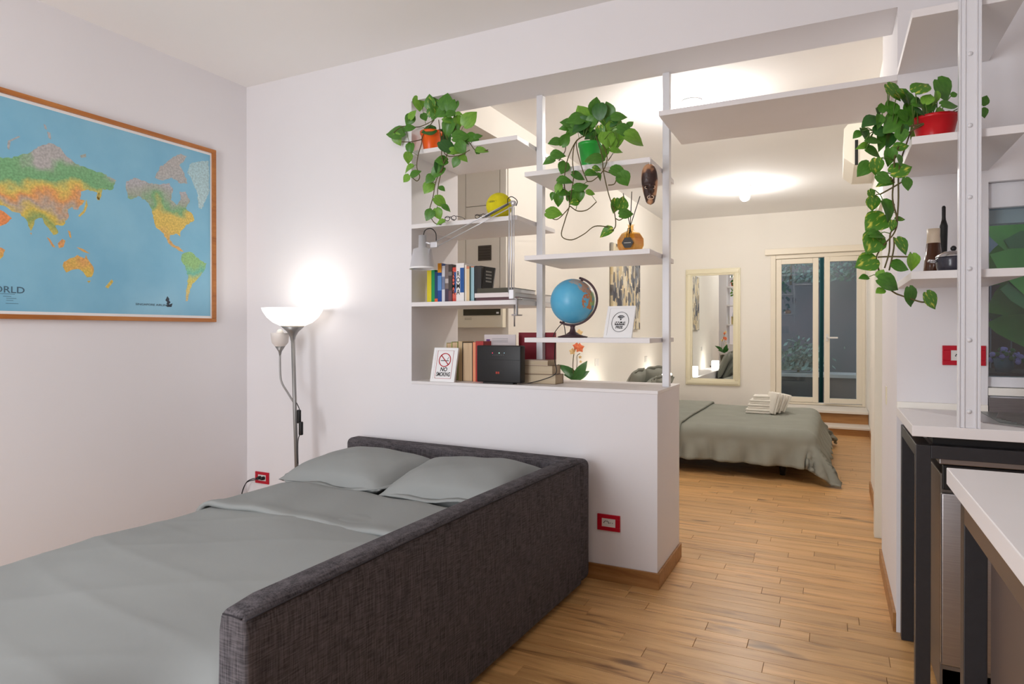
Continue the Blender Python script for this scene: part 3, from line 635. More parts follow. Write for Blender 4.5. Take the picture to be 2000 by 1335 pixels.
sphere('small_bulb', sc_ + Vector((0, 0, 0.134)), 0.024, mat('bulb_frost', (245, 240, 232), 0.4), fp, 12, 8, (1, 1, 1.2))
q = [at(u, v, 'y', LY - 0.016) for u, v in ((579, 786), (585, 800), (582, 812), (588, 830), (586, 846), (582, 862), (582, 905))]
tube('cord', q, 0.0028, BLACK, fp, 6, 5)
for (u, v) in ((584, 813), (588, 836)):
    k = at(u, v, 'y', LY - 0.018); box('inline_switch', (k.x - 0.012, k.x + 0.012, LY - 0.03, LY - 0.008, k.z - 0.042, k.z + 0.042), BLACK, fp, 0.006, 3)

# ------------------------------------------------------------------ books
def book(label, x0, x1, y0, y1, z0, z1, cover, grp=None, pages=PAPER, spine='front', band=None, lean=0.0):
    """upright book: spine towards the viewer (front, -y); pages inset at the top and back"""
    t = thing('book', label, 'book', ((x0 + x1) / 2, (y0 + y1) / 2, z0), grp)
    cth = min(0.003, (x1 - x0) * 0.15)
    if spine == 'front':
        boxes('cover', [(x0, x0 + cth, y0, y1, z0, z1), (x1 - cth, x1, y0, y1, z0, z1), (x0 + cth, x1 - cth, y0, y0 + 0.003, z0, z1)], cover, t)
        box('pages', (x0 + cth, x1 - cth, y0 + 0.003, y1 - 0.004, z0 + 0.002, z1 - 0.004), pages, t)
    else:
        boxes('cover', [(x0, x0 + cth, y0, y1, z0, z1), (x1 - cth, x1, y0, y1, z0, z1), (x0 + cth, x1 - cth, y1 - 0.003, y1, z0, z1)], cover, t)
        box('pages', (x0 + cth, x1 - cth, y0 + 0.004, y1 - 0.003, z0 + 0.002, z1 - 0.004), pages, t)
    for (za, zb_, mm) in (band or []):
        h = z1 - z0; box('spine_band', (x0, x1, y0 - 0.0006, y0, z0 + h * za, z0 + h * zb_), mm, t)
    return t
def cm(r, g, b, k=0.45): return mat('cover_%d_%d_%d' % (r, g, b), (r, g, b), k)
BY = 0.07
GRP = 'books standing on the left shelf'
specs = [(834, 842.5, 527, (222, 206, 36), 'thin yellow book, leftmost on the shelf', None), (842.5, 849, 527, (26, 150, 84), 'thin green book beside the yellow one', None),
         (849, 855, 530, (24, 66, 112), 'dark blue book with an orange spot', [(0, 0.12, cm(240, 96, 50))]), (855, 862.5, 514, (20, 70, 150), 'blue guidebook with an orange top', [(0.76, 1, cm(240, 160, 30)), (0.3, 0.68, cm(96, 146, 206))]),
         (863, 869, 519, (214, 214, 222), 'slim white paperback beside the blue guidebook', [(0.35, 0.7, cm(120, 130, 160))]), (869.5, 876, 516, (122, 108, 104), 'grey photo-covered paperback', [(0.0, 0.35, cm(70, 56, 76)), (0.5, 0.62, cm(190, 180, 178))]), (876, 883, 516, (72, 62, 58), 'dark brown photo-covered paperback', [(0.0, 0.3, cm(110, 70, 80)), (0.7, 0.8, cm(120, 112, 108))]),
         (884, 891, 522, (206, 70, 54), 'red paperback beside the ROMA book', [(0.1, 0.9, cm(216, 96, 80))]), (891, 906.5, 514, (236, 232, 230), 'white book titled ROMA with a blue stripe', None),
         (908, 911, 517, (230, 222, 208), 'very thin white booklet', None), (911, 917, 520, (226, 200, 158), 'cream paperback', [(0.93, 1, cm(206, 130, 96))]), (917, 920, 520, (42, 74, 70), 'thin dark teal booklet', None),
         (920, 926, 520, (150, 186, 196), 'pale blue paperback', [(0.97, 1, cm(206, 130, 96))]), (927, 932, 519, (34, 32, 32), 'thin black book', None), (932, 940, 519, (40, 38, 36), 'black book with grey lower spine', [(0.0, 0.2, cm(150, 160, 176))])]
for (u0, u1, vt, colr, lab, band) in specs:
    a = at(u0, vt, 'y', BY); b = at(u1, vt, 'y', BY)
    bk_ = book(lab + ' above the waist-high wall', a.x, b.x - 0.0006, BY, BY + 0.15, ZS3, a.z, cm(*colr), GRP, band=band)
    if 'ROMA' in lab:
        xw = (b.x - a.x); box('spine_stripe', (a.x + xw * 0.5, b.x - 0.0006, BY - 0.0007, BY, ZS3 + 0.055, a.z - 0.028), cm(28, 84, 152), bk_)
        for i, ch in enumerate('ROMA'):
            text('title_letter', ch, 0.044, (a.x + xw * 0.26, BY - 0.0006, ZS3 + 0.165 - i * 0.036), (1, 0, 0), (0, 0, 1), INK, bk_, 'CENTER', 0.0004, 0.75)
    if 'blue guidebook' in lab and 'slim' not in lab: pass
# leaning black book
lbk = thing('book', 'black book leaning on the flat pile', 'book', (1.90, 0.11, 1.55), GRP)
TL, TR, BRr, BLl = at(941, 519, 'y', 0.10), at(967, 523, 'y', 0.16), at(962, 562, 'y', 0.13), at(940, 562, 'y', 0.075)
vs, fs = prism_vf([BLl, BRr, TR, TL], (-0.006, 0.022, 0.0)); ob('cover', vs, fs, cm(48, 46, 42), lbk)
xd = (TR - TL).normalized(); yd = (TL - BLl).normalized(); mid = (TL + TR + BRr + BLl) / 4
for i in range(4): 
    cc = mid + yd * (0.035 - i * 0.02) + xd * 0.006
    vs, fs = prism_vf([cc - xd * 0.018 - yd * 0.005, cc + xd * 0.018 - yd * 0.005, cc + xd * 0.018 + yd * 0.005, cc - xd * 0.018 + yd * 0.005], xd.cross(yd).normalized() * 0.0006); ob('cover_mark', vs, fs, cm(124, 120, 110), lbk)
# flat pile
def flat(label, x0, x1, y0, y1, z0, z1, colr, grp='flat pile of books on the left shelf'):
    t = thing('book', label, 'book', ((x0 + x1) / 2, (y0 + y1) / 2, z0), grp); c = min(0.0025, (z1 - z0) * .15)
    boxes('cover', [(x0, x1, y0, y1, z0, z0 + c), (x0, x1, y0, y1, z1 - c, z1), (x0, x1, y0, y0 + 0.003, z0 + c, z1 - c)], cm(*colr), t)
    box('pages', (x0 + 0.003, x1 - 0.003, y0 + 0.004, y1 - 0.003, z0 + c, z1 - c), PAPERW, t); return t
fa = at(930, 583, 'y', 0.06); 
flat('lowest book of the flat pile, dark red and black', fa.x, 2.10, 0.06, 0.40, ZS3, ZS3 + 0.020, (96, 60, 66))
flat('white book in the middle of the flat pile', fa.x - 0.005, 2.085, 0.05, 0.38, ZS3 + 0.0205, ZS3 + 0.046, (226, 216, 214))
flat('olive black book on top of the flat pile', fa.x + 0.01, 2.07, 0.055, 0.37, ZS3 + 0.0465, ZS3 + 0.074, (66, 62, 46))
flat('grey glossy magazine pile beside the desk lamp clamp', 2.02, 2.115, 0.405, 0.54, ZS3, ZS3 + 0.05, (150, 150, 152))
# yellow felt ball
YF = mat('yellow_felt', (222, 212, 34), 0.95, noise=(40, 0.3), col2=(204, 190, 26), bump=(160, 0.4, 0.004))
bc = at(975, 388, 'y', 0.075); ball = thing('felt_ball', 'large yellow felt ball on the left shelf', 'ball', (bc.x, 0.075, ZS2))
sphere('ball_skin', (bc.x, 0.075, ZS2 + 0.076), 0.076, YF, ball, 28, 18)
YI = mat('faded_print', (150, 146, 40), 0.9)
for i in range(7): box('faded_mark', (bc.x - 0.036 + i * 0.0095, bc.x - 0.029 + i * 0.0095, 0.075 - 0.0768 + 0.0045 * (abs(i - 3) / 3) ** 2 * 2.4, 0.075 - 0.0745 + 0.0045 * (abs(i - 3) / 3) ** 2 * 2.4, ZS2 + 0.085, ZS2 + 0.095), YI, ball)
# wire glasses / figures
def specs_glasses(label, u, v, s, y):
    c = at(u, v, 'y', y); z = ZS2 + 0.002
    t = thing('eyeglasses', label, 'eyeglasses', (c.x, y, ZS2), 'eyeglasses on the left shelf')
    def ringp(cx, cy, cz, r): return [Vector((cx + r * math.cos(a), cy, cz + r * 0.8 * math.sin(a))) for a in [2 * math.pi * k / 14 for k in range(15)]]
    for k in (-1, 1): tube('rim', ringp(c.x + k * 0.026 * s, y, z + 0.02, 0.02 * s), 0.002, INK, t, 5)
    tube('bridge', [(c.x - 0.007, y, z + 0.026), (c.x, y, z + 0.03), (c.x + 0.007, y, z + 0.026)], 0.002, INK, t, 5)
    for k in (-1, 1): tube('temple', [(c.x + k * 0.046 * s, y, z + 0.03), (c.x + k * 0.046 * s, y + 0.06, z + 0.034), (c.x + k * 0.044 * s, y + 0.10, z + 0.03), (c.x + k * 0.042 * s, y + 0.12, z + 0.004)], 0.0018, INK, t, 5)
specs_glasses('black wire eyeglasses beside the hanging vine', 880, 427, 0.85, 0.03)
specs_glasses('black wire eyeglasses behind the lamp arm', 938, 422, 0.75, 0.05)

# ------------------------------------------------------------------ clamp desk lamp
DLY = -0.035
dl = thing('desk_lamp', 'silver clamp desk lamp with jointed arm at the left shelf', 'desk lamp', at(1003, 585, 'y', DLY))
G = lambda u, v, y=DLY: at(u, v, 'y', y)
for du in (-4.5, 0.5): tube('lower_arm', [G(998.5 + du, 572), G(999.5 + du, 404)], 0.0045, ALU, dl, 8)
tube('lower_arm', [G(1003.5, 572), G(1004, 404)], 0.0028, ALU, dl, 8)
for (a, b) in (((1001, 392), (852, 471)), ((1003, 402), (854, 481))): tube('upper_arm', [G(*a), G(*b)], 0.0032, ALU, dl, 8)
tube('spring', [G(993, 398), G(948, 423)], 0.006, mat('spring_grey', (110, 110, 114), 0.4, 0.7), dl, 8)
sphere('elbow', G(1003, 397), 0.016, ALU, dl, 12, 8)
tube('cord', [G(852, 470), G(851, 455), G(842, 446), G(830, 450), G(826, 466)], 0.003, BLACK, dl, 6, 6)
tube('cord', [G(992, 398, -0.05), G(992, 388, -0.05), G(1000, 384, -0.05), G(1010, 392, -0.05), G(1008, 402, -0.05)], 0.0025, BLACK, dl, 6, 6)
box('head_joint', tuple(v for pair in zip(G(842, 484), G(855, 472)) for v in pair)[:2] + (DLY - 0.012, DLY + 0.012) + (min(G(842, 484).z, G(855, 472).z), max(G(842, 484).z, G(855, 472).z)), ALU, dl, 0.003)
hb, ht = G(829, 526), G(827, 466)
lathe('shade', [(0.0785, 0), (0.075, 0.004), (0.055, 0.118), (0.024, 0.128), (0.022, 0.2), (0.0, 0.202)], Vector((hb.x, DLY - 0.02, hb.z)), ALU, dl, 32)
lathe('shade_inside', [(0.0, 0.09), (0.05, 0.10), (0.0765, 0.001)], Vector((hb.x, DLY - 0.02, hb.z)), PAPERW, dl, 32)
tube('neck', [Vector((hb.x, DLY - 0.02, hb.z + 0.165)), G(848, 478)], 0.006, ALU, dl, 8)
k = G(1001, 575); box('socket_block', (k.x - 0.018, k.x + 0.012, DLY - 0.012, DLY + 0.012, ZS3 + 0.002, ZS3 + 0.055), ALU, dl, 0.003)
boxes('clamp', [(k.x - 0.004, k.x + 0.030, DLY - 0.006, 0.03, ZS3, ZS3 + 0.008), (k.x + 0.022, k.x + 0.030, DLY - 0.006, DLY + 0.012, ZS3 - 0.085, ZS3 + 0.006), (k.x - 0.004, k.x + 0.030, DLY - 0.006, 0.03, ZS3 - 0.09, ZS3 - 0.082)], STEEL, dl, 0.002)
tube('clamp_screw', [(k.x + 0.006, DLY + 0.012, ZS3 - 0.15), (k.x + 0.006, DLY + 0.012, ZS3 - 0.03)], 0.004, STEEL, dl, 8)

# ------------------------------------------------------------------ on the waist-high wall
def leaning_sign(name, label, BL, BR, dyl, hgt, grp=None):
    """white framed card leaning back: bottom-left/right points, lean in y over its height"""
    t = thing(name, label, 'sign', ((BL.x + BR.x) / 2, BL.y, BL.z), grp)
    x = (BR - BL).normalized(); wd = (BR - BL).length
    yv = Vector((0, dyl, math.sqrt(max(1e-6, hgt ** 2 - dyl ** 2)))).normalized(); n = x.cross(yv)
    P_ = lambda a, b, o=0.0: BL + x * (a * wd) + yv * (b * hgt) + n * o
    fr = 0.1; fb = fr * wd / hgt
    for (a0, a1, b0, b1) in ((0, 1, 0, fb), (0, 1, 1 - fb, 1), (0, fr, fb, 1 - fb), (1 - fr, 1, fb, 1 - fb)):
        prism('frame_bar', [P_(a0, b0), P_(a1, b0), P_(a1, b1), P_(a0, b1)], -n * 0.014, PAPERW, t)
    prism('card', [P_(fr, fb, -0.003), P_(1 - fr, fb, -0.003), P_(1 - fr, 1 - fb, -0.003), P_(fr, 1 - fb, -0.003)], -n * 0.008, PAPERW, t)
    bq = P_(0.5, 0.75, -0.014); prism('back_stay', [bq - x * 0.01, bq + x * 0.01, Vector((bq.x + 0.01, bq.y + 0.05, BL.z + 0.001)), Vector((bq.x - 0.01, bq.y + 0.05, BL.z + 0.001))], -n * 0.003, PAPERW, t)
    return t, P_, x, yv, n, wd
def ringpoly(name, P_, cx, cy, rx, ry, w_, m, t, off, a0=0, a1=360, n=40):
    pts = [P_(cx + rx * math.cos(math.radians(a0 + (a1 - a0) * k / n)), cy + ry * math.sin(math.radians(a0 + (a1 - a0) * k / n)), off) for k in range(n + 1)]
    tube(name, pts, w_, m, t, 4)
BLp, BRp = at(839.5, 741.5, 'y', 0.012), at(886.5, 742.5, 'y', 0.012); BLp.z = BRp.z = HP + 0.001
t, P_, x, yv, n, wd = leaning_sign('no_smoking_sign', 'small white framed no smoking sign', BLp, BRp, 0.052, 0.208)
asp = wd / 0.208
for (a, b, c_, d_) in ((0.17, 0.10, 0.83, 0.10), (0.83, 0.10, 0.83, 0.92), (0.83, 0.92, 0.17, 0.92), (0.17, 0.92, 0.17, 0.10)): tube('red_border', [P_(a, b, -0.002), P_(c_, d_, -0.002)], 0.0011, INKR, t, 4)
ringpoly('prohibition_ring', P_, 0.5, 0.64, 0.235, 0.235 * asp, 0.0032, INKR, t, -0.002)
tube('prohibition_bar', [P_(0.34, 0.64 + 0.16 * asp, -0.0015), P_(0.66, 0.64 - 0.16 * asp, -0.0015)], 0.003, INKR, t, 4)
tube('cigarette', [P_(0.34, 0.62, -0.0025), P_(0.66, 0.62, -0.0025)], 0.0026, INK, t, 4)
tube('smoke', [P_(0.62, 0.65, -0.002), P_(0.60, 0.68, -0.002), P_(0.65, 0.70, -0.002), P_(0.62, 0.73, -0.002)], 0.0009, INK, t, 4, 4)
text('lettering', 'NO', 0.034, P_(0.5, 0.36, -0.0028), x, yv, INK, t, 'CENTER', 0.0006, 0.9, 0.1, 0.025); text('lettering', 'SMOKING', 0.034, P_(0.5, 0.215, -0.0028), x, yv, INK, t, 'CENTER', 0.0006, 0.64, 0.1, 0.025)
# router
RY = 0.03
ra, rb = at(931, 674, 'y', RY), at(1017, 744, 'y', RY)
rt = thing('router', 'black box-shaped router with three status lights', 'router', ((ra.x + rb.x) / 2, RY, HP))
box('case', (ra.x, rb.x, RY, RY + 0.06, HP + 0.008, ra.z), BLACK, rt, 0.006, 3); boxes('foot', [(ra.x + 0.04, rb.x - 0.05, RY + 0.004, RY + 0.055, HP, HP + 0.008)], BLACK, rt)
box('seam', (ra.x + 0.003, rb.x - 0.003, RY - 0.0006, RY, ra.z - 0.083, ra.z - 0.0815), mat('seam_black', (12, 12, 12), 0.7), rt)
for (u, cl) in ((962, (230, 60, 90)), (975, (190, 255, 230)), (985, (120, 150, 165))):
    k = at(u, 689, 'y', RY); sphere('status_light', (k.x, RY - 0.001, k.z), 0.0028, mat('led_%d' % u, cl, 0.5, emit=1.2), rt, 8, 6)
for i in range(6): 
    k = at(962 + i * 4, 693, 'y', RY); box('icon_mark', (k.x, k.x + 0.005, RY - 0.0006, RY, k.z - 0.001, k.z + 0.001), mat('icon_grey', (120, 120, 120), 0.6), rt)
k = at(971, 727.5, 'y', RY); 
for dx in (-0.009, 0.004): box('logo_mark', (k.x + dx, k.x + dx + 0.010, RY - 0.0008, RY, k.z - 0.006, k.z + 0.006), mat('logo_orange', (170, 50, 32), 0.5), rt)
# books around the router
G2 = 'books standing on the waist-high wall'
for (u0, u1, vt, colr, lab, sp_) in ((872, 882, 669, (196, 190, 130), 'olive paperback behind the no smoking sign', 'back'), (882, 894, 667, (150, 170, 84), 'green paperback behind the no smoking sign', 'back'),
                                (895, 903, 666, (196, 170, 130), 'tan paperback beside the no smoking sign', 'front'), (903, 923, 668, (34, 28, 26), 'thick dark-covered book showing its pages', 'back'), (923.5, 929, 668, (232, 150, 110), 'salmon paperback left of the router', 'front'), (929, 944, 666, (172, 46, 42), 'dark red book partly behind the router', 'front')):
    yq = 0.12 if u0 > 893 else 0.16
    a, b = at(u0, vt, 'y', yq), at(u1, vt, 'y', yq); book(lab, a.x, b.x - 0.0008, yq, yq + 0.14, HP, a.z, cm(*colr), G2, spine=sp_)
a, b = at(946, 653, 'y', 0.22), at(1007, 676, 'y', 0.22)
lf = thing('leaflet', 'pale leaflet with a purple figure standing behind the router', 'leaflet', ((a.x + b.x) / 2, 0.22, HP))
box('sheet', (a.x, b.x, 0.22, 0.226, HP, a.z), cm(216, 206, 206), lf); q = at(950, 662, 'y', 0.22); q2 = at(957, 662, 'y', 0.22)
box('purple_figure', (q.x, q2.x, 0.2192, 0.22, HP + 0.12, q.z), cm(110, 60, 130), lf)
for v in (661, 664, 667): 
    q, q2 = at(961, v, 'y', 0.22), at(992, v, 'y', 0.22); box('text_line', (q.x, q2.x, 0.2194, 0.22, q.z - 0.0012, q.z + 0.0012), cm(130, 126, 130), lf)
a, b = at(1013, 649, 'y', 0.30), at(1082, 720, 'y', 0.30)
fo_ = thing('folder', 'dark red folder standing behind the shelf post', 'folder', ((a.x + b.x) / 2, 0.30, HP))
MAROON = mat('maroon_card', (128, 22, 38), 0.6); boxes('cover', [(a.x, b.x, 0.30, 0.304, HP + 0.0, a.z), (a.x, b.x, 0.33, 0.334, HP, a.z)], MAROON, fo_); box('spine', (b.x - 0.004, b.x, 0.304, 0.33, HP, a.z), MAROON, fo_); box('papers', (a.x + 0.004, b.x - 0.006, 0.305, 0.329, HP + 0.002, a.z - 0.006), PAPERW, fo_)
zz = HP
for i, (dz, x0u, x1u, colr, lab) in enumerate(((0.056, 1016, 1085, (120, 100, 84), 'lowest paperback of the short pile behind the post'), (0.05, 1017, 1079, (150, 126, 96), 'middle paperback of the short pile behind the post'), (0.03, 1018, 1070, (196, 176, 160), 'topmost paperback of the short pile behind the post'))):
    a, b = at(x0u, 730, 'y', 0.13), at(x1u, 730, 'y', 0.13); t = thing('book', lab, 'book', ((a.x + b.x) / 2, 0.2, zz), 'short pile on the waist-high wall')
    boxes('cover', [(a.x, b.x, 0.13, 0.25, zz, zz + 0.0025), (a.x, b.x, 0.13, 0.25, zz + dz - 0.003, zz + dz - 0.0005), (a.x, b.x, 0.247, 0.25, zz + 0.0025, zz + dz - 0.003)], cm(*colr), t); box('pages', (a.x + 0.003, b.x - 0.003, 0.134, 0.246, zz + 0.0025, zz + dz - 0.003), mat('old_pages', (206, 190, 164), 0.9, noise=(60, 0.3), col2=(186, 168, 140), stretch=(0.05, 1, 1)), t); zz += dz
tube('loose_cable', [at(1086, 660, 'y', 0.2) , at(1083, 700, 'y', 0.12), at(1086, 728, 'y', 0.11), at(1060, 741, 'y', 0.10), Vector((at(1030, 741, 'y', 0.1).x, 0.105, HP + 0.003))], 0.0025, BLACK, None, 6, 6, label='thin black cable trailing beside the short book pile', cat='cable')
# globe
gy = 0.16; gc = at(1118.5, 588, 'y', gy); gr = 43.5 / F_PX * depth(gc)
gl = thing('globe', 'blue desk globe on a dark plastic foot', 'globe', (gc.x, gy, ZC))
def globe_mat():
    m = bpy.data.materials.new('globe_print'); m.use_nodes = True; t = m.node_tree; b = t.nodes['Principled BSDF']
    tc = nd(t, 'ShaderNodeTexCoord'); sb = nd(t, 'ShaderNodeVectorMath', operation='SUBTRACT'); sb.inputs[1].default_value = gc - W[gl.name]; t.links.new(tc.outputs['Object'], sb.inputs[0])
    no = nd(t, 'ShaderNodeVectorMath', operation='NORMALIZE'); t.links.new(sb.outputs[0], no.inputs[0])
    nz = nd(t, 'ShaderNodeTexNoise'); nz.inputs['Scale'].default_value = 5; nz.inputs['Detail'].default_value = 5; t.links.new(no.outputs[0], nz.inputs['Vector'])
    su = nd(t, 'ShaderNodeVectorMath', operation='SUBTRACT'); su.inputs[1].default_value = (0.5, 0.5, 0.5); t.links.new(nz.outputs['Color'], su.inputs[0])
    ma = nd(t, 'ShaderNodeVectorMath', operation='SCALE'); ma.inputs[3].default_value = 0.45; t.links.new(su.outputs[0], ma.inputs[0])
    ad = nd(t, 'ShaderNodeVectorMath', operation='ADD'); t.links.new(no.outputs[0], ad.inputs[0]); t.links.new(ma.outputs[0], ad.inputs[1])
    last = None; view = (CAM - gc).normalized(); r_, u_ = RT, UP
    base = nd(t, 'ShaderNodeMix', data_type='RGBA'); base.inputs[6].default_value = lin((74, 170, 214)); base.inputs[7].default_value = lin((104, 184, 216)); n3 = nd(t, 'ShaderNodeTexNoise'); n3.inputs['Scale'].default_value = 3; t.links.new(no.outputs[0], n3.inputs['Vector']); t.links.new(n3.outputs['Fac'], base.inputs[0]); last = base.outputs[2]
    for (dr, th, colr) in (((0.62, 0.33, 0.62), 0.955, (196, 124, 70)), ((0.58, 0.12, 0.75), 0.975, (190, 112, 60)), ((0.72, -0.05, 0.68), 0.97, (200, 130, 70)), ((0.30, 0.80, 0.48), 0.93, (168, 170, 170)), ((0.93, 0.05, 0.3), 0.93, (150, 190, 120)), ((0.2, -0.3, -0.9), 0.7, (190, 180, 110)), ((-0.6, 0.5, -0.6), 0.8, (150, 180, 110)), ((0.85, -0.5, 0.0), 0.93, (190, 190, 110)), ((0.55, 0.62, 0.5), 0.95, (182, 150, 130))):
        dv = (r_ * dr[0] + u_ * dr[1] - FW * dr[2]).normalized()
        dp = nd(t, 'ShaderNodeVectorMath', operation='DOT_PRODUCT'); dp.inputs[1].default_value = dv; t.links.new(ad.outputs[0], dp.inputs[0])
        mr = nd(t, 'ShaderNodeMapRange'); mr.inputs[1].default_value = th - 0.012; mr.inputs[2].default_value = th + 0.012; t.links.new(dp.outputs['Value'], mr.inputs[0])
        mx = nd(t, 'ShaderNodeMix', data_type='RGBA'); mx.inputs[7].default_value = lin(colr); t.links.new(last, mx.inputs[6]); t.links.new(mr.outputs[0], mx.inputs[0]); last = mx.outputs[2]
    t.links.new(last, b.inputs['Base Color']); b.inputs['Roughness'].default_value = 0.35
    return m
sphere('ball', gc, gr, globe_mat(), gl, 40, 24)
BRZ = mat('globe_bronze', (72, 48, 52), 0.4)
axd = (UP * 0.93 + RT * 0.40 - FW * 0.15).normalized(); side = (RT * 0.92 - UP * 0.38 - FW * 0.35).normalized()
arc = [gc + (axd * math.cos(a) + side * math.sin(a)) * (gr * 1.09) for a in [math.radians(-8 + 196 * k / 28) for k in range(29)]]
tube('meridian_arc', arc, 0.0065, BRZ, gl, 8)
for s in (1, -1): sphere('pivot', gc + axd * gr * 1.05 * s, 0.009, BRZ, gl, 10, 8)
fc = Vector((gc.x + 0.0, gy, ZC)); lathe('foot', [(0, 0), (0.082, 0), (0.085, 0.006), (0.04, 0.018), (0.018, 0.034), (0.012, 0.055), (0.016, 0.068), (0, 0.072)], fc, BRZ, gl)
tube('neck', [fc + Vector((0, 0, 0.062)), gc - Vector((0, 0, gr * 1.06))], 0.009, BRZ, gl, 8)
tube('cord', [fc + Vector((-0.05, 0.02, 0.01)), at(1100, 632, 'y', gy), at(1086, 645, 'y', gy + 0.02), Vector((at(1078, 650, 'y', gy + 0.03).x, gy + 0.05, ZC + 0.003))], 0.0025, BLACK, gl, 6, 5)
# wifi sign
BLp, BRp = at(1178, 657, 'y', 0.03), at(1233, 655, 'y', 0.03); BLp.z = BRp.z = ZC + 0.001
t, P_, x, yv, n, wd = leaning_sign('wifi_sign', 'small white framed free wifi sign', BLp, BRp, 0.085, 0.19)
asp = wd / 0.19
ringpoly('oval_outline', P_, 0.52, 0.5, 0.30, 0.31, 0.0014, INK, t, -0.002)
for i, rr_ in enumerate((0.05, 0.095, 0.14)): ringpoly('signal_arc', P_, 0.53, 0.585, rr_, rr_ * asp, 0.0026, INK, t, -0.002, 35, 145, 14)
c_ = P_(0.53, 0.575, -0.002); ob('signal_dot', *sphere_vf(c_, 0.0042, 8, 6), INK, t, True)
prism('black_plaque', [P_(0.34, 0.40, -0.0028), P_(0.70, 0.40, -0.0028), P_(0.70, 0.51, -0.0028), P_(0.34, 0.51, -0.0028)], n * 0.0006, INK, t)
text('lettering', 'Wi-Fi', 0.024, P_(0.52, 0.455, -0.002), x, yv, PAPERW, t, 'CENTER', 0.0006, 0.95, 0.0, 0.02); text('lettering', 'FREE', 0.022, P_(0.51, 0.33, -0.0028), x, yv, INK, t, 'CENTER', 0.0006, 0.85, 0.0, 0.035)
# reed diffuser
dy = 0.10; da, db_ = at(1206, 486, 'y', dy), at(1259, 486, 'y', dy); dx = (da.x + db_.x) / 2; dr_ = (db_.x - da.x) / 2
df_ = thing('reed_diffuser', 'faceted amber glass reed diffuser with black sticks', 'diffuser', (dx, dy, ZBB))
lathe('bottle', [(0, 0.0), (dr_ * 0.78, 0.0), (dr_ * 0.98, 0.03), (dr_ * 0.96, 0.065), (dr_ * 0.66, 0.098), (dr_ * 0.3, 0.112), (dr_ * 0.2, 0.118), (dr_ * 0.2, 0.14), (dr_ * 0.3, 0.143)], (dx, dy, ZBB), AMBER, df_, 7, None, False)
lathe('oil', [(0, 0.004), (dr_ * 0.75, 0.004), (dr_ * 0.95, 0.031), (dr_ * 0.93, 0.064), (dr_ * 0.68, 0.092), (0, 0.0925)], (dx, dy, ZBB), mat('amber_oil', (236, 186, 104), 0.15, noise=(22, 0.12), col2=(252, 232, 176)), df_, 7, None, False)
for (u, v, ub) in ((1234, 374, 1228), (1250, 383, 1226), (1217, 377, 1238)):
    e = at(u, v, 'y', dy); b0 = at(ub, 480, 'y', dy); mid_ = Vector((dx - 0.004, dy, ZBB + 0.135)); tube('stick', [Vector((2 * mid_.x - e.x * 0.5 - mid_.x * 0.5, dy, ZBB + 0.01)), mid_, e], 0.0022, INK, df_, 6)
hx = [Vector((dx + 0.004 + 0.031 * math.cos(math.radians(60 * k)), dy - dr_ - 0.004, ZBB + 0.04 + 0.031 * math.sin(math.radians(60 * k)))) for k in range(6)]
prism('hexagon_tag', hx, (0, 0.002, 0), mat('tag_black', (40, 34, 32), 0.5), df_); box('tag_line', (dx - 0.015, dx + 0.022, dy - dr_ - 0.0046, dy - dr_ - 0.004, ZBB + 0.038, ZBB + 0.041), cm(196, 190, 180), df_)
tube('tag_ribbon', [Vector((dx - 0.002, dy - dr_ - 0.003, ZBB + 0.066)), Vector((dx - 0.006, dy - dr_ * 0.5, ZBB + 0.12)), Vector((dx + 0.006, dy - dr_ * 0.5, ZBB + 0.12)), Vector((dx + 0.012, dy - dr_ - 0.003, ZBB + 0.066))], 0.0018, INK, df_, 5)

# carved mask hanging at the shelf end
my = -0.02; mc = at(1269, 360, 'y', my); mh = 80 / F_PX * depth(mc); mw = 39 / F_PX * depth(mc)
mk = thing('carved_mask', 'dark carved wooden face mask hanging from the middle shelf', 'mask', (mc.x, my, mc.z - mh / 2))
def mask_mat():
    m = bpy.data.materials.new('mask_wood'); m.use_nodes = True; t = m.node_tree; b = t.nodes['Principled BSDF']
    tc = nd(t, 'ShaderNodeTexCoord'); n = nd(t, 'ShaderNodeTexNoise'); n.inputs['Scale'].default_value = 11; n.inputs['Detail'].default_value = 2; t.links.new(tc.outputs['Object'], n.inputs['Vector'])
    rp = ramp(t, [(0.44, (50, 28, 23)), (0.50, (74, 44, 34)), (0.545, (184, 136, 100)), (0.75, (210, 166, 126))]); t.links.new(n.outputs['Fac'], rp.inputs[0]); t.links.new(rp.outputs[0], b.inputs['Base Color'])
    b.inputs['Roughness'].default_value = 0.35
    n2 = nd(t, 'ShaderNodeTexVoronoi'); n2.inputs['Scale'].default_value = 70; t.links.new(tc.outputs['Object'], n2.inputs['Vector']); bp = nd(t, 'ShaderNodeBump'); bp.inputs['Strength'].default_value = 0.35; bp.inputs['Distance'].default_value = 0.003; t.links.new(n2.outputs['Distance'], bp.inputs['Height']); t.links.new(bp.outputs[0], b.inputs['Normal'])
    return m
vs, fs = [], []; NR, NC = 40, 28
mx_, mn_ = Vector((0.93, 0.30, 0.0)).normalized(), Vector((0.30, -0.93, 0.0)).normalized()
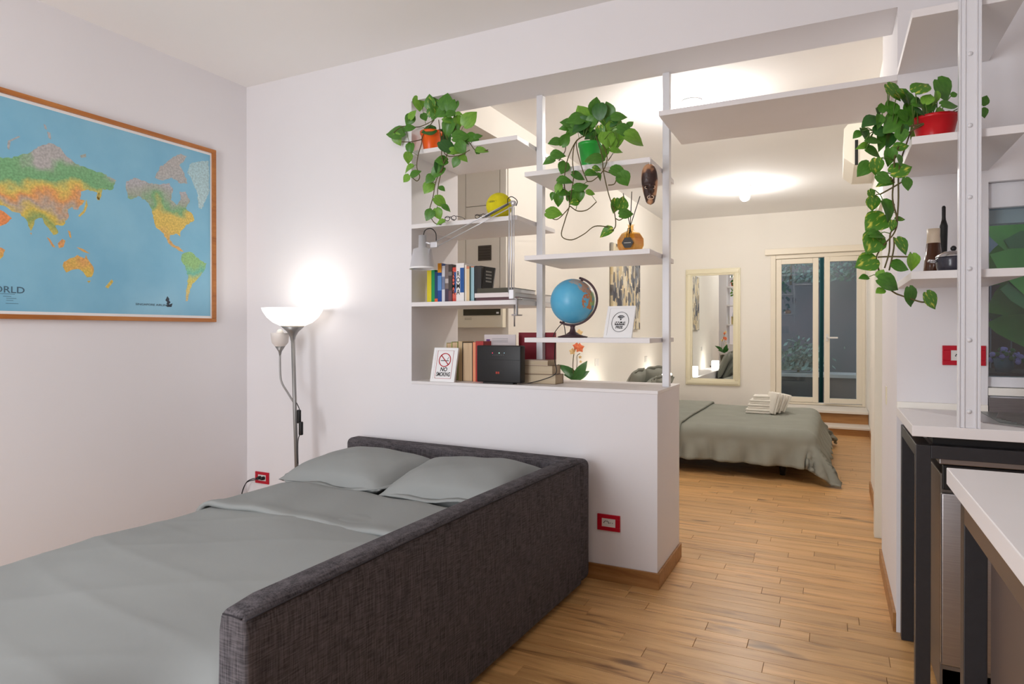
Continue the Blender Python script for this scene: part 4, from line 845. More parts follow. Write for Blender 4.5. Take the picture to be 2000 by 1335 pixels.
def mask_pt(s, a):
    """s 0 (chin) .. 1 (crown), a angle -90..90 over the front"""
    hw = mw / 2 * (0.5 + 0.5 * s ** 0.8) * (math.sin(math.pi * min(1, max(0, (s * 0.94 + 0.06)))) ** 0.38 if s > 0.5 else (0.62 + 0.38 * math.sin(math.pi * (s * 0.94 + 0.06))) * min(1, (s / 0.06) ** 0.5 if s < 0.06 else 1))
    x = hw * math.sin(a); d = 0.034 * math.cos(a) * (0.35 + 0.65 * min(1, hw / (mw / 2)))
    f = x / (mw / 2)
    d += 0.016 * math.exp(-(f / 0.16) ** 2) * math.exp(-((s - 0.34) / 0.10) ** 2)                    # nose
    d += 0.008 * math.exp(-((s - 0.47) / 0.03) ** 2) * math.exp(-(f / 0.7) ** 2)                        # brow
    for sg in (-1, 1): d -= 0.009 * math.exp(-((f - sg * 0.36) / 0.16) ** 2 - ((s - 0.41) / 0.035) ** 2)   # sockets
    d += 0.009 * math.exp(-(f / 0.26) ** 2 - ((s - 0.16) / 0.04) ** 2) - 0.010 * math.exp(-(f / 0.18) ** 2 - ((s - 0.16) / 0.014) ** 2)  # mouth
    return Vector((mc.x, my, mc.z - mh / 2)) + mx_ * (x + 0.010 * (1 - s) * 0.8 - 0.004) + mn_ * d + Vector((0, 0, s * mh))
for i in range(NR + 1):
    for j in range(NC + 1): vs.append(mask_pt(i / NR, math.radians(-90 + 180 * j / NC)))
for i in range(NR):
    for j in range(NC): a = i * (NC + 1) + j; fs.append((a, a + 1, a + NC + 2, a + NC + 1))
fs.append(tuple(i * (NC + 1) for i in range(NR + 1)) + tuple(i * (NC + 1) + NC for i in range(NR, -1, -1)))
MW = mask_mat(); ob('face', vs, fs, MW, mk, True)
IV = mat('mask_ivory', (222, 196, 170), 0.4)
for sg in (-1, 1):
    e = mask_pt(0.41, math.asin(0.36 * sg * 1.1)) + mn_ * 0.001
    tube('eye_rim', [e + mx_ * 0.011 * math.cos(a) + Vector((0, 0, 0.007 * math.sin(a))) + mn_ * 0.001 for a in [2 * math.pi * k / 12 for k in range(13)]], 0.0016, IV, mk, 5); sphere('eye', e, 0.005, INK, mk, 8, 6)
e = mask_pt(0.16, 0.0); tube('lip_rim', [e + mx_ * 0.016 * math.cos(a) + Vector((0, 0, 0.009 * math.sin(a))) + mn_ * 0.004 for a in [2 * math.pi * k / 14 for k in range(15)]], 0.002, IV, mk, 5)
tube('hanging_cord', [mask_pt(0.96, 0.1) , mask_pt(1.0, 0) + Vector((0.004, 0.005, 0.02)), Vector((mc.x + 0.004, -0.004, ZA - 0.006))], 0.0016, PAPERW, mk, 5)

# ------------------------------------------------------------------ trailing plants
def leaf_mesh(name, m, fold, curl, wid):
    vs, fs = [], []; T = [0, 0.06, 0.2, 0.38, 0.58, 0.78, 0.92, 1.0]; Wt = [0.10, 0.26, 0.44, 0.47, 0.40, 0.24, 0.09, 0.0]
    for t_, w_ in zip(T, Wt):
        for q in (-1, -0.5, 0, 0.5, 1):
            xx = t_ - (0.09 * abs(q) if t_ < 0.1 else 0) ; yy = q * w_ * wid
            vs.append((xx, yy, fold * abs(q) * w_ - curl * t_ * t_ - 0.03 * (abs(q) == 1)))
    for i in range(len(T) - 1):
        for k in range(4): a = i * 5 + k; fs.append((a, a + 1, a + 6, a + 5))
    me = bpy.data.meshes.new(name); me.from_pydata(vs, [], fs); me.shade_smooth(); me.materials.append(m); return me
LM = {}
for i, m in enumerate(LEAFS): LM[i] = [leaf_mesh('leaf', m, 0.22, 0.22, 0.95), leaf_mesh('leaf', m, 0.4, 0.4, 0.85), leaf_mesh('leaf', m, 0.12, 0.1, 1.05)]
def plant(name, label, base, leaves, stems, origin, sc, yfun, root, rnd, clear, grp='trailing potted plants'):
    t = thing(name, label, 'plant', base, grp)
    parts = []
    paths = []
    for st in stems:
        P3 = [at(origin[0] + x / sc, origin[1] + y / sc, 'y', yfun(origin[0] + x / sc, origin[1] + y / sc)) for (x, y) in st]
        P3 = smooth_path(P3, 5); paths.append(P3); tube('vine', P3, 0.0028, STEM, t, 6)
    pet = []
    for (x, y, L, ang, k) in leaves:
        u, v = origin[0] + x / sc, origin[1] + y / sc
        yy = yfun(u, v) + rnd.uniform(-0.035, 0.02)
        if clear[0] < u < clear[2] and clear[1] < v < clear[3] and (x, y) not in ((430, 420), (580, 625)): yy = base[1] + clear[4]
        c = at(u, v, 'y', yy); Lm = L / sc / F_PX * depth(c) * 0.98
        a = math.radians(ang); tip = (RT * math.cos(a) + UP * math.sin(a) - FW * rnd.uniform(-0.15, 0.35)).normalized()
        nr = (-FW * 0.85 + UP * rnd.uniform(0.15, 0.75) + RT * rnd.uniform(-0.4, 0.4)); nr = (nr - tip * nr.dot(tip)).normalized()
        lat = nr.cross(tip); R_ = Matrix((tip, lat, nr)).transposed().to_4x4()
        me = rnd.choice(LM[k]); o = bpy.data.objects.new('leaf', me); SC.collection.objects.link(o); o.parent = t
        o.matrix_basis = Matrix.Translation(c - tip * Lm * 0.5 - W[t.name]) @ R_ @ Matrix.Diagonal((Lm, Lm, Lm, 1))
        b0 = c - tip * Lm * 0.5; best, bd = Vector(root) + Vector((rnd.uniform(-.02, .02), rnd.uniform(-.02, .02), 0)), (Vector(root) - b0).length * 0.8
        for P3 in paths:
            for q in P3:
                d_ = (q - b0).length
                if d_ < bd: best, bd = q, d_
        if bd > 0.008:
            mid_ = (best + b0) / 2 + Vector((0, 0, 0.15 * bd)); pet.append(tube_vf([best, mid_, b0 + tip * Lm * 0.03], 0.0018, 4))
    vs, fs = join(pet); ob('leaf_stalk', vs, fs, STEMG, t, True, kind='stuff')
    return t
d, l, v_, dd = 0, 1, 2, 3
# orange pot
oy = 0.065; pa_ = at(842, 286, 'y', oy); px_ = pa_.x; pr_ = 20.5 / F_PX * depth(pa_)
L1 = [(585,165,150,80,d),(560,200,140,150,dd),(630,200,120,60,d),(670,190,85,80,d),(490,190,170,110,v_),(440,170,130,100,v_),(470,240,130,70,v_),(540,260,140,200,d),(350,190,130,-80,l),(290,280,95,60,l),(265,330,110,240,d),(140,440,175,178,d),(160,500,110,-70,l),(275,395,95,20,d),(330,470,140,-90,d),(430,420,130,190,dd),(350,500,110,100,l),(395,305,75,-60,d),(600,400,160,-110,d),(580,470,150,-60,dd),(640,270,110,30,d),(690,350,120,-70,l),(700,275,65,0,l),(790,315,165,48,l),(715,470,155,10,d),(810,490,130,-10,d),(865,470,75,30,d),(520,540,125,-50,d),(600,570,170,-40,dd),(660,600,120,10,l),(715,570,130,-60,d),(735,660,95,-30,l),(665,700,95,-120,d),(900,590,110,5,l),(860,590,65,90,d),(270,580,110,-100,d),(255,660,100,-85,l),(255,750,100,200,l),(320,790,100,35,d),(235,840,80,225,l),(540,680,115,180,d),(520,740,120,-90,dd),(500,780,150,215,d),(440,840,100,225,d),(425,920,120,235,l),(550,925,65,-30,d),(540,1040,135,-30,l),(590,1095,85,-20,d),(435,1155,110,240,d),(515,1145,105,-70,l),(535,1215,80,190,l),(500,285,100,40,d),(610,330,110,-20,l),(480,265,100,150,d),(660,420,110,-60,d)]
S1 = [[(520,330),(545,560),(545,640),(560,720),(500,850),(470,1000),(440,1130),(480,1220),(540,1240)],[(560,340),(600,520),(590,640),(560,720),(520,880),(510,980),(530,1060)],[(480,330),(385,460),(370,540),(340,640),(330,740),(355,820),(330,860),(280,820)],[(570,340),(690,430),(780,520),(850,600),(950,590)],[(560,400),(570,620),(690,640),(790,590)],[(480,330),(350,390),(210,385),(130,440)],[(370,500),(280,520),(200,520)]]
p1 = plant('potted_pothos', 'trailing green plant in an orange pot, leftmost of the shelves', (px_, oy, ZS1), L1, S1, (740, 160), 4.45, lambda u, v: -0.065 if (v > 282 or u < 815) else oy - 0.06, (px_, oy, ZS1 + 0.10), random.Random(3), (812, 232, 872, 282, 0.085))
def pot(par, x, y, z, rt, rb_, h, m):
    lathe('pot', [(0, 0.0), (rb_, 0.0), (rb_ * 1.02, 0.006), (rt * 0.97, h * 0.86), (rt * 1.05, h * 0.87), (rt * 1.06, h), (rt * 0.98, h), (rt * 0.93, h * 0.88), (0, h * 0.86)], (x, y, z), m, par, 28)
    lathe('soil', [(0, h * 0.89), (rt * 0.92, h * 0.885)], (x, y, z), SOIL, par, 20)
pot(p1, px_, oy, ZS1, pr_, pr_ * 0.68, 0.118, ORANGE)
# green pot
gy2 = 0.085; pg = at(1152, 318, 'y', gy2); pgr = 22.0 / F_PX * depth(pg)
L2 = [(600,190,140,80,d),(700,220,130,110,d),(630,250,150,-90,dd),(490,250,150,120,l),(430,300,150,190,d),(370,330,130,170,d),(470,350,165,200,dd),(560,340,140,-120,d),(400,400,150,200,d),(350,370,90,180,d),(790,280,130,10,d),(780,320,120,-10,l),(690,340,120,-60,v_),(850,395,155,-5,d),(925,460,190,-10,l),(880,340,65,40,d),(720,400,140,-100,l),(790,460,130,-80,l),(690,470,150,-90,l),(740,510,120,-60,l),(640,400,100,-80,v_),(560,430,120,200,dd),(265,485,120,190,d),(350,465,120,60,d),(295,590,120,10,d),(215,640,100,190,d),(335,700,110,-110,d),(770,555,105,0,l),(670,570,110,-90,l),(580,625,165,185,d),(350,800,130,10,d),(460,765,120,-20,d),(570,740,110,10,d),(610,705,75,0,v_),(630,770,65,-50,d),(790,730,150,-20,d),(830,790,130,-60,d),(755,705,85,175,d),(290,870,90,240,l),(245,930,65,-110,d),(295,960,110,-95,d),(345,900,110,10,d),(480,850,130,20,d),(410,910,130,60,d),(465,930,110,-100,d),(560,900,80,0,l),(420,980,80,190,v_),(260,1065,140,-5,l),(760,1010,120,-90,v_),(820,980,130,75,v_),(850,1070,120,10,d),(680,1220,120,200,v_),(520,290,130,150,d),(580,300,130,60,d),(740,300,120,60,dd),(510,400,120,170,dd),(600,450,100,-40,d)]
S2 = [[(500,440),(440,480),(380,600),(350,720),(345,860),(385,990),(350,1120),(320,1250),(400,1285),(500,1240),(590,1175),(700,1180)],[(500,440),(430,500),(410,640),(420,760),(400,900),(390,1000)],[(510,440),(440,490),(480,680),(530,810)],[(600,440),(650,600),(660,720),(700,900),(750,1060),(760,1170),(730,1210)],[(620,440),(690,600),(660,720),(580,800),(530,810)],[(390,1010),(450,1050),(530,1040),(605,975)],[(390,1010),(350,1060),(280,1120),(210,1090)],[(740,580),(700,640)],[(770,780),(750,830),(700,840)],[(660,720),(740,750)],[(350,480),(350,560),(300,640)],[(760,1110),(790,1125),(820,1110)]]
p2 = plant('potted_pothos', 'trailing green plant in a green pot between the posts', (pg.x, gy2, ZA), L2, S2, (1020, 160), 4.17, lambda u, v: -0.05 if v > 300 else gy2 - 0.06, (pg.x, gy2, ZA + 0.11), random.Random(5), (1118, 262, 1184, 318, 0.09))
pot(p2, pg.x, gy2, ZA, pgr, pgr * 0.72, 0.135, GREENP)
# red pot
ry3 = -0.46; pk = at(1826, 262, 'y', ry3); pkr = 38.5 / F_PX * depth(pk)
L3 = [(480,220,190,-50,v_),(440,190,90,80,v_),(600,250,150,100,d),(720,170,195,40,v_),(910,200,215,-55,d),(1000,240,65,20,d),(690,310,130,10,d),(770,270,130,60,l),(840,280,120,-80,l),(960,330,150,0,d),(900,390,110,0,l),(980,420,110,10,l),(580,290,210,-38,v_),(450,340,150,100,d),(370,350,100,80,d),(340,400,90,-60,d),(270,470,180,200,dd),(490,480,260,215,d),(350,470,120,-90,d),(150,590,85,220,d),(230,590,140,-60,d),(360,550,130,10,dd),(300,640,140,-10,d),(210,690,110,180,l),(300,740,150,-20,d),(370,640,160,-90,d),(440,640,140,-100,dd),(540,600,120,-90,d),(560,560,110,-90,dd),(650,560,120,-100,l),(540,690,130,20,v_),(440,780,150,-90,d),(530,820,110,-60,d),(210,890,150,230,d),(320,870,145,-85,v_),(540,890,185,20,v_),(390,970,140,-30,d),(400,1000,135,190,v_),(590,1020,120,-80,d),(280,1110,90,-60,v_),(290,1190,130,-90,v_),(750,420,130,-70,d),(740,350,120,-60,l),(1260,290,90,70,d),(1255,400,90,-80,d),(620,380,140,-70,d),(660,450,120,-100,dd),(800,340,110,20,d),(700,390,110,-30,dd),(560,430,120,-60,d),
      (430,1252,200,-60,d),(310,1350,225,215,v_),(460,1380,95,-90,v_),(530,1320,85,10,v_),(340,1455,160,10,d),(290,1535,230,235,v_),(550,1555,165,-60,v_),(640,1702,150,-80,l),(230,1702,200,200,v_),(530,1732,150,-20,d),(360,1795,85,60,l),(210,1828,85,180,d),(440,1880,210,-20,d),(350,1948,85,200,l),(620,2002,180,-75,d),(800,2032,170,-60,v_)]
S3 = [[(800,470),(620,560),(540,650),(480,780),(470,980),(460,1150),(500,1340),(470,1450),(400,1530),(320,1650),(340,1770),(350,1870)],[(790,470),(640,540),(570,700),(520,860),(510,980),(510,1170),(490,1380),(440,1450),(430,1610),(390,1750)],[(470,1480),(470,1580),(430,1770)],[(330,1655),(430,1650),(600,1652)],[(350,1870),(470,1960),(540,1990),(690,2040),(740,2045)],[(560,990),(460,1050),(350,1110)],[(780,480),(600,520),(420,520),(300,560)]]
p3 = plant('potted_pothos', 'long trailing plant in a red pot on the kitchen shelf', (pk.x, ry3, 1.99), L3, S3, (1640, 130), 4.45, lambda u, v: (-0.62 if (u > 1776 and v > 262) else (ry3 - 0.05 if v < 300 else ry3 - 0.12)), (pk.x, ry3, 2.07), random.Random(11), (1772, 218, 1872, 268, 0.12))
pot(p3, pk.x, ry3, 1.99, pkr, pkr * 0.76, 0.085, REDP)

# ------------------------------------------------------------------ objects on the kitchen shelf
ZG = 1.514
cy_ = -0.30; ca = at(1823, 530, 'y', cy_); r0 = 18.0 / F_PX * depth(ca)
cf = thing('carafe', 'brown glazed carafe with a cream neck on the kitchen shelf', 'carafe', (ca.x, cy_, ZG))
h1 = at(1823, 447, 'y', cy_).z - ZG; hm = at(1823, 475, 'y', cy_).z - ZG
lathe('body', [(0, 0), (r0, 0), (r0 * 0.95, 0.02), (r0 * 0.66, hm), (0, hm)], (ca.x, cy_, ZG), mat('brown_glaze', (96, 58, 36), 0.15, noise=(18, 0.2), col2=(62, 34, 22), stretch=(1, 1, 0.1)), cf)
lathe('neck', [(r0 * 0.66, hm), (r0 * 0.60, hm + (h1 - hm) * 0.5), (r0 * 0.62, h1), (r0 * 0.55, h1), (r0 * 0.53, hm)], (ca.x, cy_, ZG), mat('cream_glaze', (206, 188, 166), 0.4), cf)
my_ = -0.18; ma_ = at(1843, 530, 'y', my_); mt = at(1841.5, 402, 'y', my_)
ml_ = thing('pepper_mill', 'tall slim black pepper mill behind the carafe', 'pepper mill', (ma_.x, my_, ZG)); hh = mt.z - ZG; q = 6.5 / F_PX * depth(ma_)
lathe('body', [(0, 0), (q * 1.1, 0), (q * 0.85, hh * 0.3), (q * 1.05, hh * 0.72), (q * 0.6, hh * 0.8), (0, hh * 0.8)], (ma_.x, my_, ZG), BLACK, ml_, 18); lathe('grip', [(q * 0.58, hh * 0.8), (q * 0.5, hh * 0.84), (q * 0.52, hh * 0.98), (q * 0.3, hh), (0, hh)], (ma_.x, my_, ZG), BLACK, ml_, 18)
ty_ = -0.42; ta = at(1862, 528, 'y', ty_); tr_ = 30.0 / F_PX * depth(ta)
tp = thing('casserole', 'small dark casserole with silver lid and handle', 'casserole', (ta.x, ty_, ZG))
lathe('body', [(0, 0), (tr_ * 0.82, 0), (tr_ * 0.95, 0.02), (tr_, 0.05), (tr_ * 0.96, 0.058), (0, 0.058)], (ta.x, ty_, ZG), mat('dark_enamel', (58, 56, 66), 0.2), tp)
lathe('lid', [(tr_ * 1.0, 0.058), (tr_ * 0.97, 0.064), (tr_ * 0.6, 0.078), (0, 0.082)], (ta.x, ty_, ZG), CHROME, tp); sphere('lid_knob', (ta.x, ty_, ZG + 0.09), 0.01, BLACK, tp, 10, 8)
tube('handle', [(ta.x - tr_ * 0.93, ty_ - 0.02, ZG + 0.044), (ta.x - tr_ * 1.3, ty_ - 0.024, ZG + 0.047), (ta.x - tr_ * 1.3, ty_ + 0.024, ZG + 0.047), (ta.x - tr_ * 0.93, ty_ + 0.02, ZG + 0.044)], 0.004, CHROME, tp, 8, 4)

# ------------------------------------------------------------------ fuse cupboard in the recess
fcu = thing('fuse_cupboard', 'cream fuse cupboard doors with dark vent in the recess', 'cupboard', (1.1, 1.4, 1.33))
NY = 1.40
for (x0, x1, z0, z1) in ((0.30, 0.972, 1.52, 2.79), (0.977, 1.292, 1.52, 2.33), (0.977, 1.292, 2.335, 2.79), (1.297, 1.352, 1.52, 2.79)):
    box('door', (x0, x1, NY - 0.02, NY, z0, z1), CABP, fcu, 0.002)
a, b = at(934, 480, 'y', NY - 0.02), at(960, 508, 'y', NY - 0.02); vg = box('vent_grille', (a.x, b.x, NY - 0.026, NY - 0.0202, b.z, a.z), mat('vent_dark', (84, 78, 70), 0.6), fcu, 0.004)
for i in range(5): box('vent_slat', (a.x + 0.01, b.x - 0.01, NY - 0.029, NY - 0.026, b.z + 0.014 + i * 0.022, b.z + 0.022 + i * 0.022), mat('vent_slat_dark', (66, 60, 54), 0.6), vg)
cu = thing('consumer_unit', 'cream electrical unit with a dark window in the recess', 'fuse box', (1.1, 1.33, 1.33))
a, b = at(905, 600, 'y', 1.315), at(977, 615, 'y', 1.315)
box('housing', (0.6, 1.352, 1.32, 1.378, 1.335, 1.516), mat('unit_cream', (238, 232, 212), 0.5), cu, 0.004); cw = box('window_strip', (a.x, b.x, 1.314, 1.3198, b.z, a.z), mat('smoked_window', (62, 60, 44), 0.25), cu); box('sticker', (b.x - 0.035, b.x - 0.012, 1.3134, 1.314, b.z + 0.012, b.z + 0.026), PAPERW, cw)
for i in range(2): box('text_line', (a.x + 0.01, a.x + 0.075, 1.3194, 1.32, b.z - 0.022 - i * 0.012, b.z - 0.019 - i * 0.012), cm(150, 146, 130), cu)

# ------------------------------------------------------------------ bedroom
bed = thing('bed', 'low double bed with grey bedding beyond the passage', 'bed', (2.45, 3.75, 0))
BY0, BY1, BX1 = 2.98, 4.80, 3.50
BEDB = mat('bed_base_dark', (46, 36, 28), 0.7)
box('base', (1.74, BX1, BY0 + 0.02, BY1 - 0.02, 0.12, 0.24), BEDB, bed, 0.01); box('mattress', (1.74, BX1, BY0, BY1, 0.242, 0.405), PAPERW, bed, 0.03, 3)
for (x, y) in ((1.9, BY0 + 0.12), (3.3, BY0 + 0.12), (1.9, BY1 - 0.12), (3.3, BY1 - 0.12)): lathe('leg', [(0, 0), (0.025, 0), (0.03, 0.12), (0, 0.12)], (x, y, 0), BEDB, bed, 12)
bd = thing('duvet', 'grey-green duvet hanging over the double bed to the floor', 'duvet', (2.6, 3.75, 0.47))
drape('cover', 2.0, BX1 - 0.02, BY0 + 0.02, BY1 - 0.02, 0.418, 0.0, 0.36, 0.35, 0.33, GREY2, bd, r=0.10, step=0.02, rip=0.034, flare=0.34, bump=0.008, th=0.014, ripk=22, corner=1.5)
drape('turned_down_edge', 1.95, 2.42, BY0 + 0.01, BY1 - 0.01, 0.440, 0.0, 0.0, 0.28, 0.26, GREY2, bd, r=0.11, step=0.025, rip=0.014, flare=0.36, bump=0.008, th=0.02, ripk=12)
G4 = 'pillows on the double bed'
for (lab, c, rot, sd) in (('grey pillow leaning on the bed ledge, near side', (1.84, 3.30, 0.665), (0.02, math.radians(-72), 0.02), 2), ('grey pillow leaning on the bed ledge, far side', (1.84, 3.94, 0.665), (-0.04, math.radians(-70), -0.03), 6), ('grey front pillow of the double bed, near side', (1.93, 3.29, 0.60), (0.10, math.radians(-58), 0.05), 8), ('grey front pillow of the double bed, far side', (1.93, 3.80, 0.60), (-0.09, math.radians(-57), -0.06), 9)):
    pillow(lab, c, 0.50, 0.62, 0.13, rot, GREY2, sd, G4, 0.02)
# towels
tw = at(1487, 808, 'z', 0.43); gt = 'white towels on the double bed'
def towel(label, c, sx, sy, sz, rz=0.0, tilt=0.0):
    t = thing('towel', label, 'towel', c, gt, (0, tilt, rz))
    for i, (za, zb_) in enumerate(((0, 0.46), (0.5, 0.98))):
        o = box('fold', (-sx / 2, sx / 2 - 0.008 * i, -sy / 2, sy / 2, sz * za, sz * zb_), TOWEL, t, sz * 0.2, 3); o.data.shade_smooth()
    return t
zq = 0.431
for i, (s, w_, lab) in enumerate(((0.050, 0.255, 'lowest folded white towel of the pile'), (0.048, 0.25, 'second folded white towel of the pile'), (0.045, 0.235, 'third folded white towel of the pile'), (0.042, 0.20, 'topmost folded white towel of the pile'))):
    towel(lab, (tw.x + 0.012 * i - 0.03, tw.y + 0.12 + 0.02 * i, zq), w_, 0.25 - 0.02 * i, s, 0.06 * (i % 2) - 0.03); zq += s
for i, lab in enumerate(('white towel leaning first against the pile', 'white towel leaning second against the pile', 'outermost white towel leaning against the pile')):
    towel(lab, (tw.x + 0.125 + 0.042 * i, tw.y + 0.07 + 0.09 * i, 0.545 - 0.008 * i), 0.23 - 0.015 * i, 0.22, 0.05, 0.45, math.radians(-76 + 5 * i))
# nightstands, lamps, orchid
def nightstand(label, x0, x1, y0, y1, z):
    t = thing('nightstand', label, 'nightstand', ((x0 + x1) / 2, (y0 + y1) / 2, 0), 'white nightstands')
    box('top', (x0, x1, y0, y1, z - 0.025, z), WHITE, t, 0.002); boxes('carcass', [(x0, x0 + 0.018, y0, y1, 0.0, z - 0.025), (x1 - 0.018, x1, y0, y1, 0, z - 0.025), (x0, x1, y0, y0 + 0.018, 0, z - 0.025), (x0, x1, y1 - 0.018, y1, 0, z - 0.025)], WHITE, t)
nightstand('white nightstand carrying the orchid', 1.37, 1.82, 2.10, 2.62, 0.60)
lg = thing('bed_ledge', 'long white ledge along the wall behind the bed pillows', 'ledge', (1.55, 4.4, 0)); box('top', (1.361, 1.72, 2.72, 6.05, 0.53, 0.555), WHITE, lg, 0.002); box('front_panel', (1.70, 1.72, 2.72, 6.05, 0.0, 0.53), WHITE, lg); box('end_panel', (1.361, 1.70, 2.72, 2.74, 0.0, 0.53), WHITE, lg)
def cube_lamp(label, x, y, z, e):
    t = thing('table_lamp', label, 'table lamp', (x, y, z), 'block-shaped bedside lamps')
    box('lit_block', (x - 0.06, x + 0.06, y - 0.075, y + 0.075, z + 0.008, z + 0.165), mat('lamp_block_lit', (255, 248, 236), 0.5, emit=e), t, 0.006); box('base', (x - 0.05, x + 0.05, y - 0.06, y + 0.06, z, z + 0.008), BLACK, t)
cube_lamp('glowing white block lamp at the near end of the bed ledge', 1.60, 3.42, 0.556, BEDSIDE); cube_lamp('glowing white block lamp at the far end of the bed ledge', 1.62, 5.80, 0.556, BEDSIDE)
for (lab, u, v) in (('small white switch plate on the wall nearer the orchid', 1165, 707), ('small white switch plate on the wall nearer the mirror', 1261, 701)):
    k = at(u, v, 'x', XB); t = thing('light_switch', lab, 'switch', (XB, k.y, k.z - 0.04), 'switch plates at the bed head'); box('plate', (XB, XB + 0.008, k.y - 0.06, k.y + 0.06, k.z - 0.04, k.z + 0.04), SOCKW, t, 0.003); box('rocker', (XB + 0.008, XB + 0.011, k.y - 0.02, k.y + 0.02, k.z - 0.025, k.z + 0.025), SOCKW, t)
ox, oy_ = 1.585, 2.32; orc = thing('orchid', 'orange flowering orchid in a glass pot on the nightstand', 'orchid', (ox, oy_, 0.60))
lathe('glass_pot', [(0, 0), (0.05, 0), (0.055, 0.02), (0.07, 0.23), (0.066, 0.23), (0.05, 0.02), (0, 0.012)], (ox, oy_, 0.60), GLASSC, orc); lathe('bark', [(0, 0.02), (0.046, 0.02), (0.062, 0.20), (0, 0.21)], (ox, oy_, 0.60), mat('orchid_bark', (92, 84, 60), 0.9, bump=(40, 0.8)), orc)
top = [at(u, v, 'y', oy_) for u, v in ((1121, 738), (1119, 715), (1121, 690), (1126, 675), (1131, 655))]
tube('flower_stem', top, 0.004, STEM, orc, 6, 5); tube('flower_stem', [at(u, v, 'y', oy_) for u, v in ((1123, 738), (1127, 712), (1127, 695), (1133, 690))], 0.003, STEM, orc, 6, 5)
for (u, v, L, ang) in ((1108, 723, 42, 140), (1135, 722, 44, 58), (1139, 731, 30, 35), (1118, 735, 34, 160), (1128, 735, 26, 20)):
    c = at(u, v, 'y', oy_ - 0.01); Lm = L / F_PX * depth(c); a = math.radians(ang); tip = (RT * math.cos(a) + UP * math.sin(a)).normalized(); nr = (-FW * 0.8 + UP * 0.3); nr = (nr - tip * nr.dot(tip)).normalized()
    me = LM[3][0]; o = bpy.data.objects.new('leaf', me); SC.collection.objects.link(o); o.parent = orc; o.matrix_basis = Matrix.Translation(c - tip * Lm * 0.5 - W[orc.name]) @ Matrix((tip, nr.cross(tip), nr)).transposed().to_4x4() @ Matrix.Diagonal((Lm, Lm * 0.5, Lm, 1))
PET = mat('orchid_orange', (240, 150, 104), 0.6, noise=(30, 0.2), col2=(236, 110, 70)); PETY = mat('orchid_yellow', (236, 206, 150), 0.6)
for (u, v, L, mm) in ((1132, 679, 17, PET), (1126, 676, 14, PET), (1118, 686, 12, PETY), (1131, 650, 14, PETY), (1127, 655, 12, PET), (1133, 697, 6, PETY), (1134, 706, 5, PETY)):
    c = at(u, v, 'y', oy_ - 0.02); Lm = L / F_PX * depth(c); vs, fs = [], []
    for k in range(5):
        a = math.radians(90 + 72 * k); dr2 = (RT * math.cos(a) + UP * math.sin(a)); lt2 = dr2.cross(FW); k0 = len(vs)
        vs += [c - FW * 0.006, c + dr2 * Lm * 0.3 + lt2 * Lm * 0.24, c + dr2 * Lm * 0.6 - FW * 0.004, c + dr2 * Lm * 0.3 - lt2 * Lm * 0.24, c + FW * 0.004]; fs += [(k0, k0 + 1, k0 + 2, k0 + 3), (k0 + 4, k0 + 3, k0 + 2, k0 + 1), (k0, k0 + 4, k0 + 1), (k0, k0 + 3, k0 + 4)]
    ob('blossom', vs, fs, mm, orc)
# abstract painting
def paint_mat():
    m = bpy.data.materials.new('abstract_paint'); m.use_nodes = True; t = m.node_tree; b = t.nodes['Principled BSDF']
    g = nd(t, 'ShaderNodeNewGeometry'); mp = nd(t, 'ShaderNodeMapping'); mp.inputs['Scale'].default_value = (1, 16, 9); t.links.new(g.outputs['Position'], mp.inputs[0])
    vo = nd(t, 'ShaderNodeTexVoronoi'); vo.inputs['Scale'].default_value = 1.0; vo.distance = 'CHEBYCHEV'; t.links.new(mp.outputs[0], vo.inputs['Vector'])
    sx = nd(t, 'ShaderNodeSeparateColor'); t.links.new(vo.outputs['Color'], sx.inputs[0])
    n = nd(t, 'ShaderNodeTexNoise'); n.inputs['Scale'].default_value = 1.6; n.inputs['Detail'].default_value = 1; t.links.new(g.outputs['Position'], n.inputs['Vector'])
    ad = nd(t, 'ShaderNodeMath', operation='MULTIPLY_ADD'); ad.inputs[1].default_value = 0.5; t.links.new(sx.outputs[0], ad.inputs[0]); t.links.new(n.outputs['Fac'], ad.inputs[2])
    rp = ramp(t, [(0.45, (64, 66, 76)), (0.56, (124, 130, 138)), (0.64, (86, 80, 80)), (0.74, (168, 164, 156)), (0.84, (206, 186, 144)), (0.96, (222, 212, 190))]); t.links.new(ad.outputs[0], rp.inputs[0]); t.links.new(rp.outputs[0], b.inputs['Base Color']); b.inputs['Roughness'].default_value = 0.7
    return m
a, b = at(1195.5, 500, 'x', XB + 0.03), at(1249.5, 643, 'x', XB + 0.03)
pt = thing('abstract_painting', 'tall abstract painting in blue grey and ochre strokes', 'painting', (XB + 0.004, (a.y + b.y) / 2, b.z))
box('canvas', (XB + 0.008, XB + 0.036, a.y, b.y, b.z, 2.35), paint_mat(), pt, 0.003); box('stretcher', (XB + 0.004, XB + 0.008, a.y + 0.02, b.y - 0.02, b.z + 0.02, 2.33), OAKT, pt)
# mirror
mr = thing('wall_mirror', 'tall mirror in a stepped cream frame on the bedroom end wall', 'mirror', (2.09, YBK, 0.497))
mx0, mx1, mz0, mz1 = 1.692, 2.484, 0.497, 2.25
for (bw, th, d0) in ((0.1, 0.03, 0.0), (0.055, 0.042, 0.02)):
    x0, x1, z0, z1 = mx0 + d0, mx1 - d0, mz0 + d0, mz1 - d0
    for bb in ((x0, x1, z0, z0 + bw), (x0, x1, z1 - bw, z1), (x0, x0 + bw, z0 + bw, z1 - bw), (x1 - bw, x1, z0 + bw, z1 - bw)): box('frame_moulding', (bb[0], bb[1], YBK - th, YBK, bb[2], bb[3]), CREAMF, mr, 0.006, 3)
box('glass_sheet', (mx0 + 0.09, mx1 - 0.09, YBK - 0.012, YBK - 0.008, mz0 + 0.09, mz1 - 0.09), MIRROR, mr)
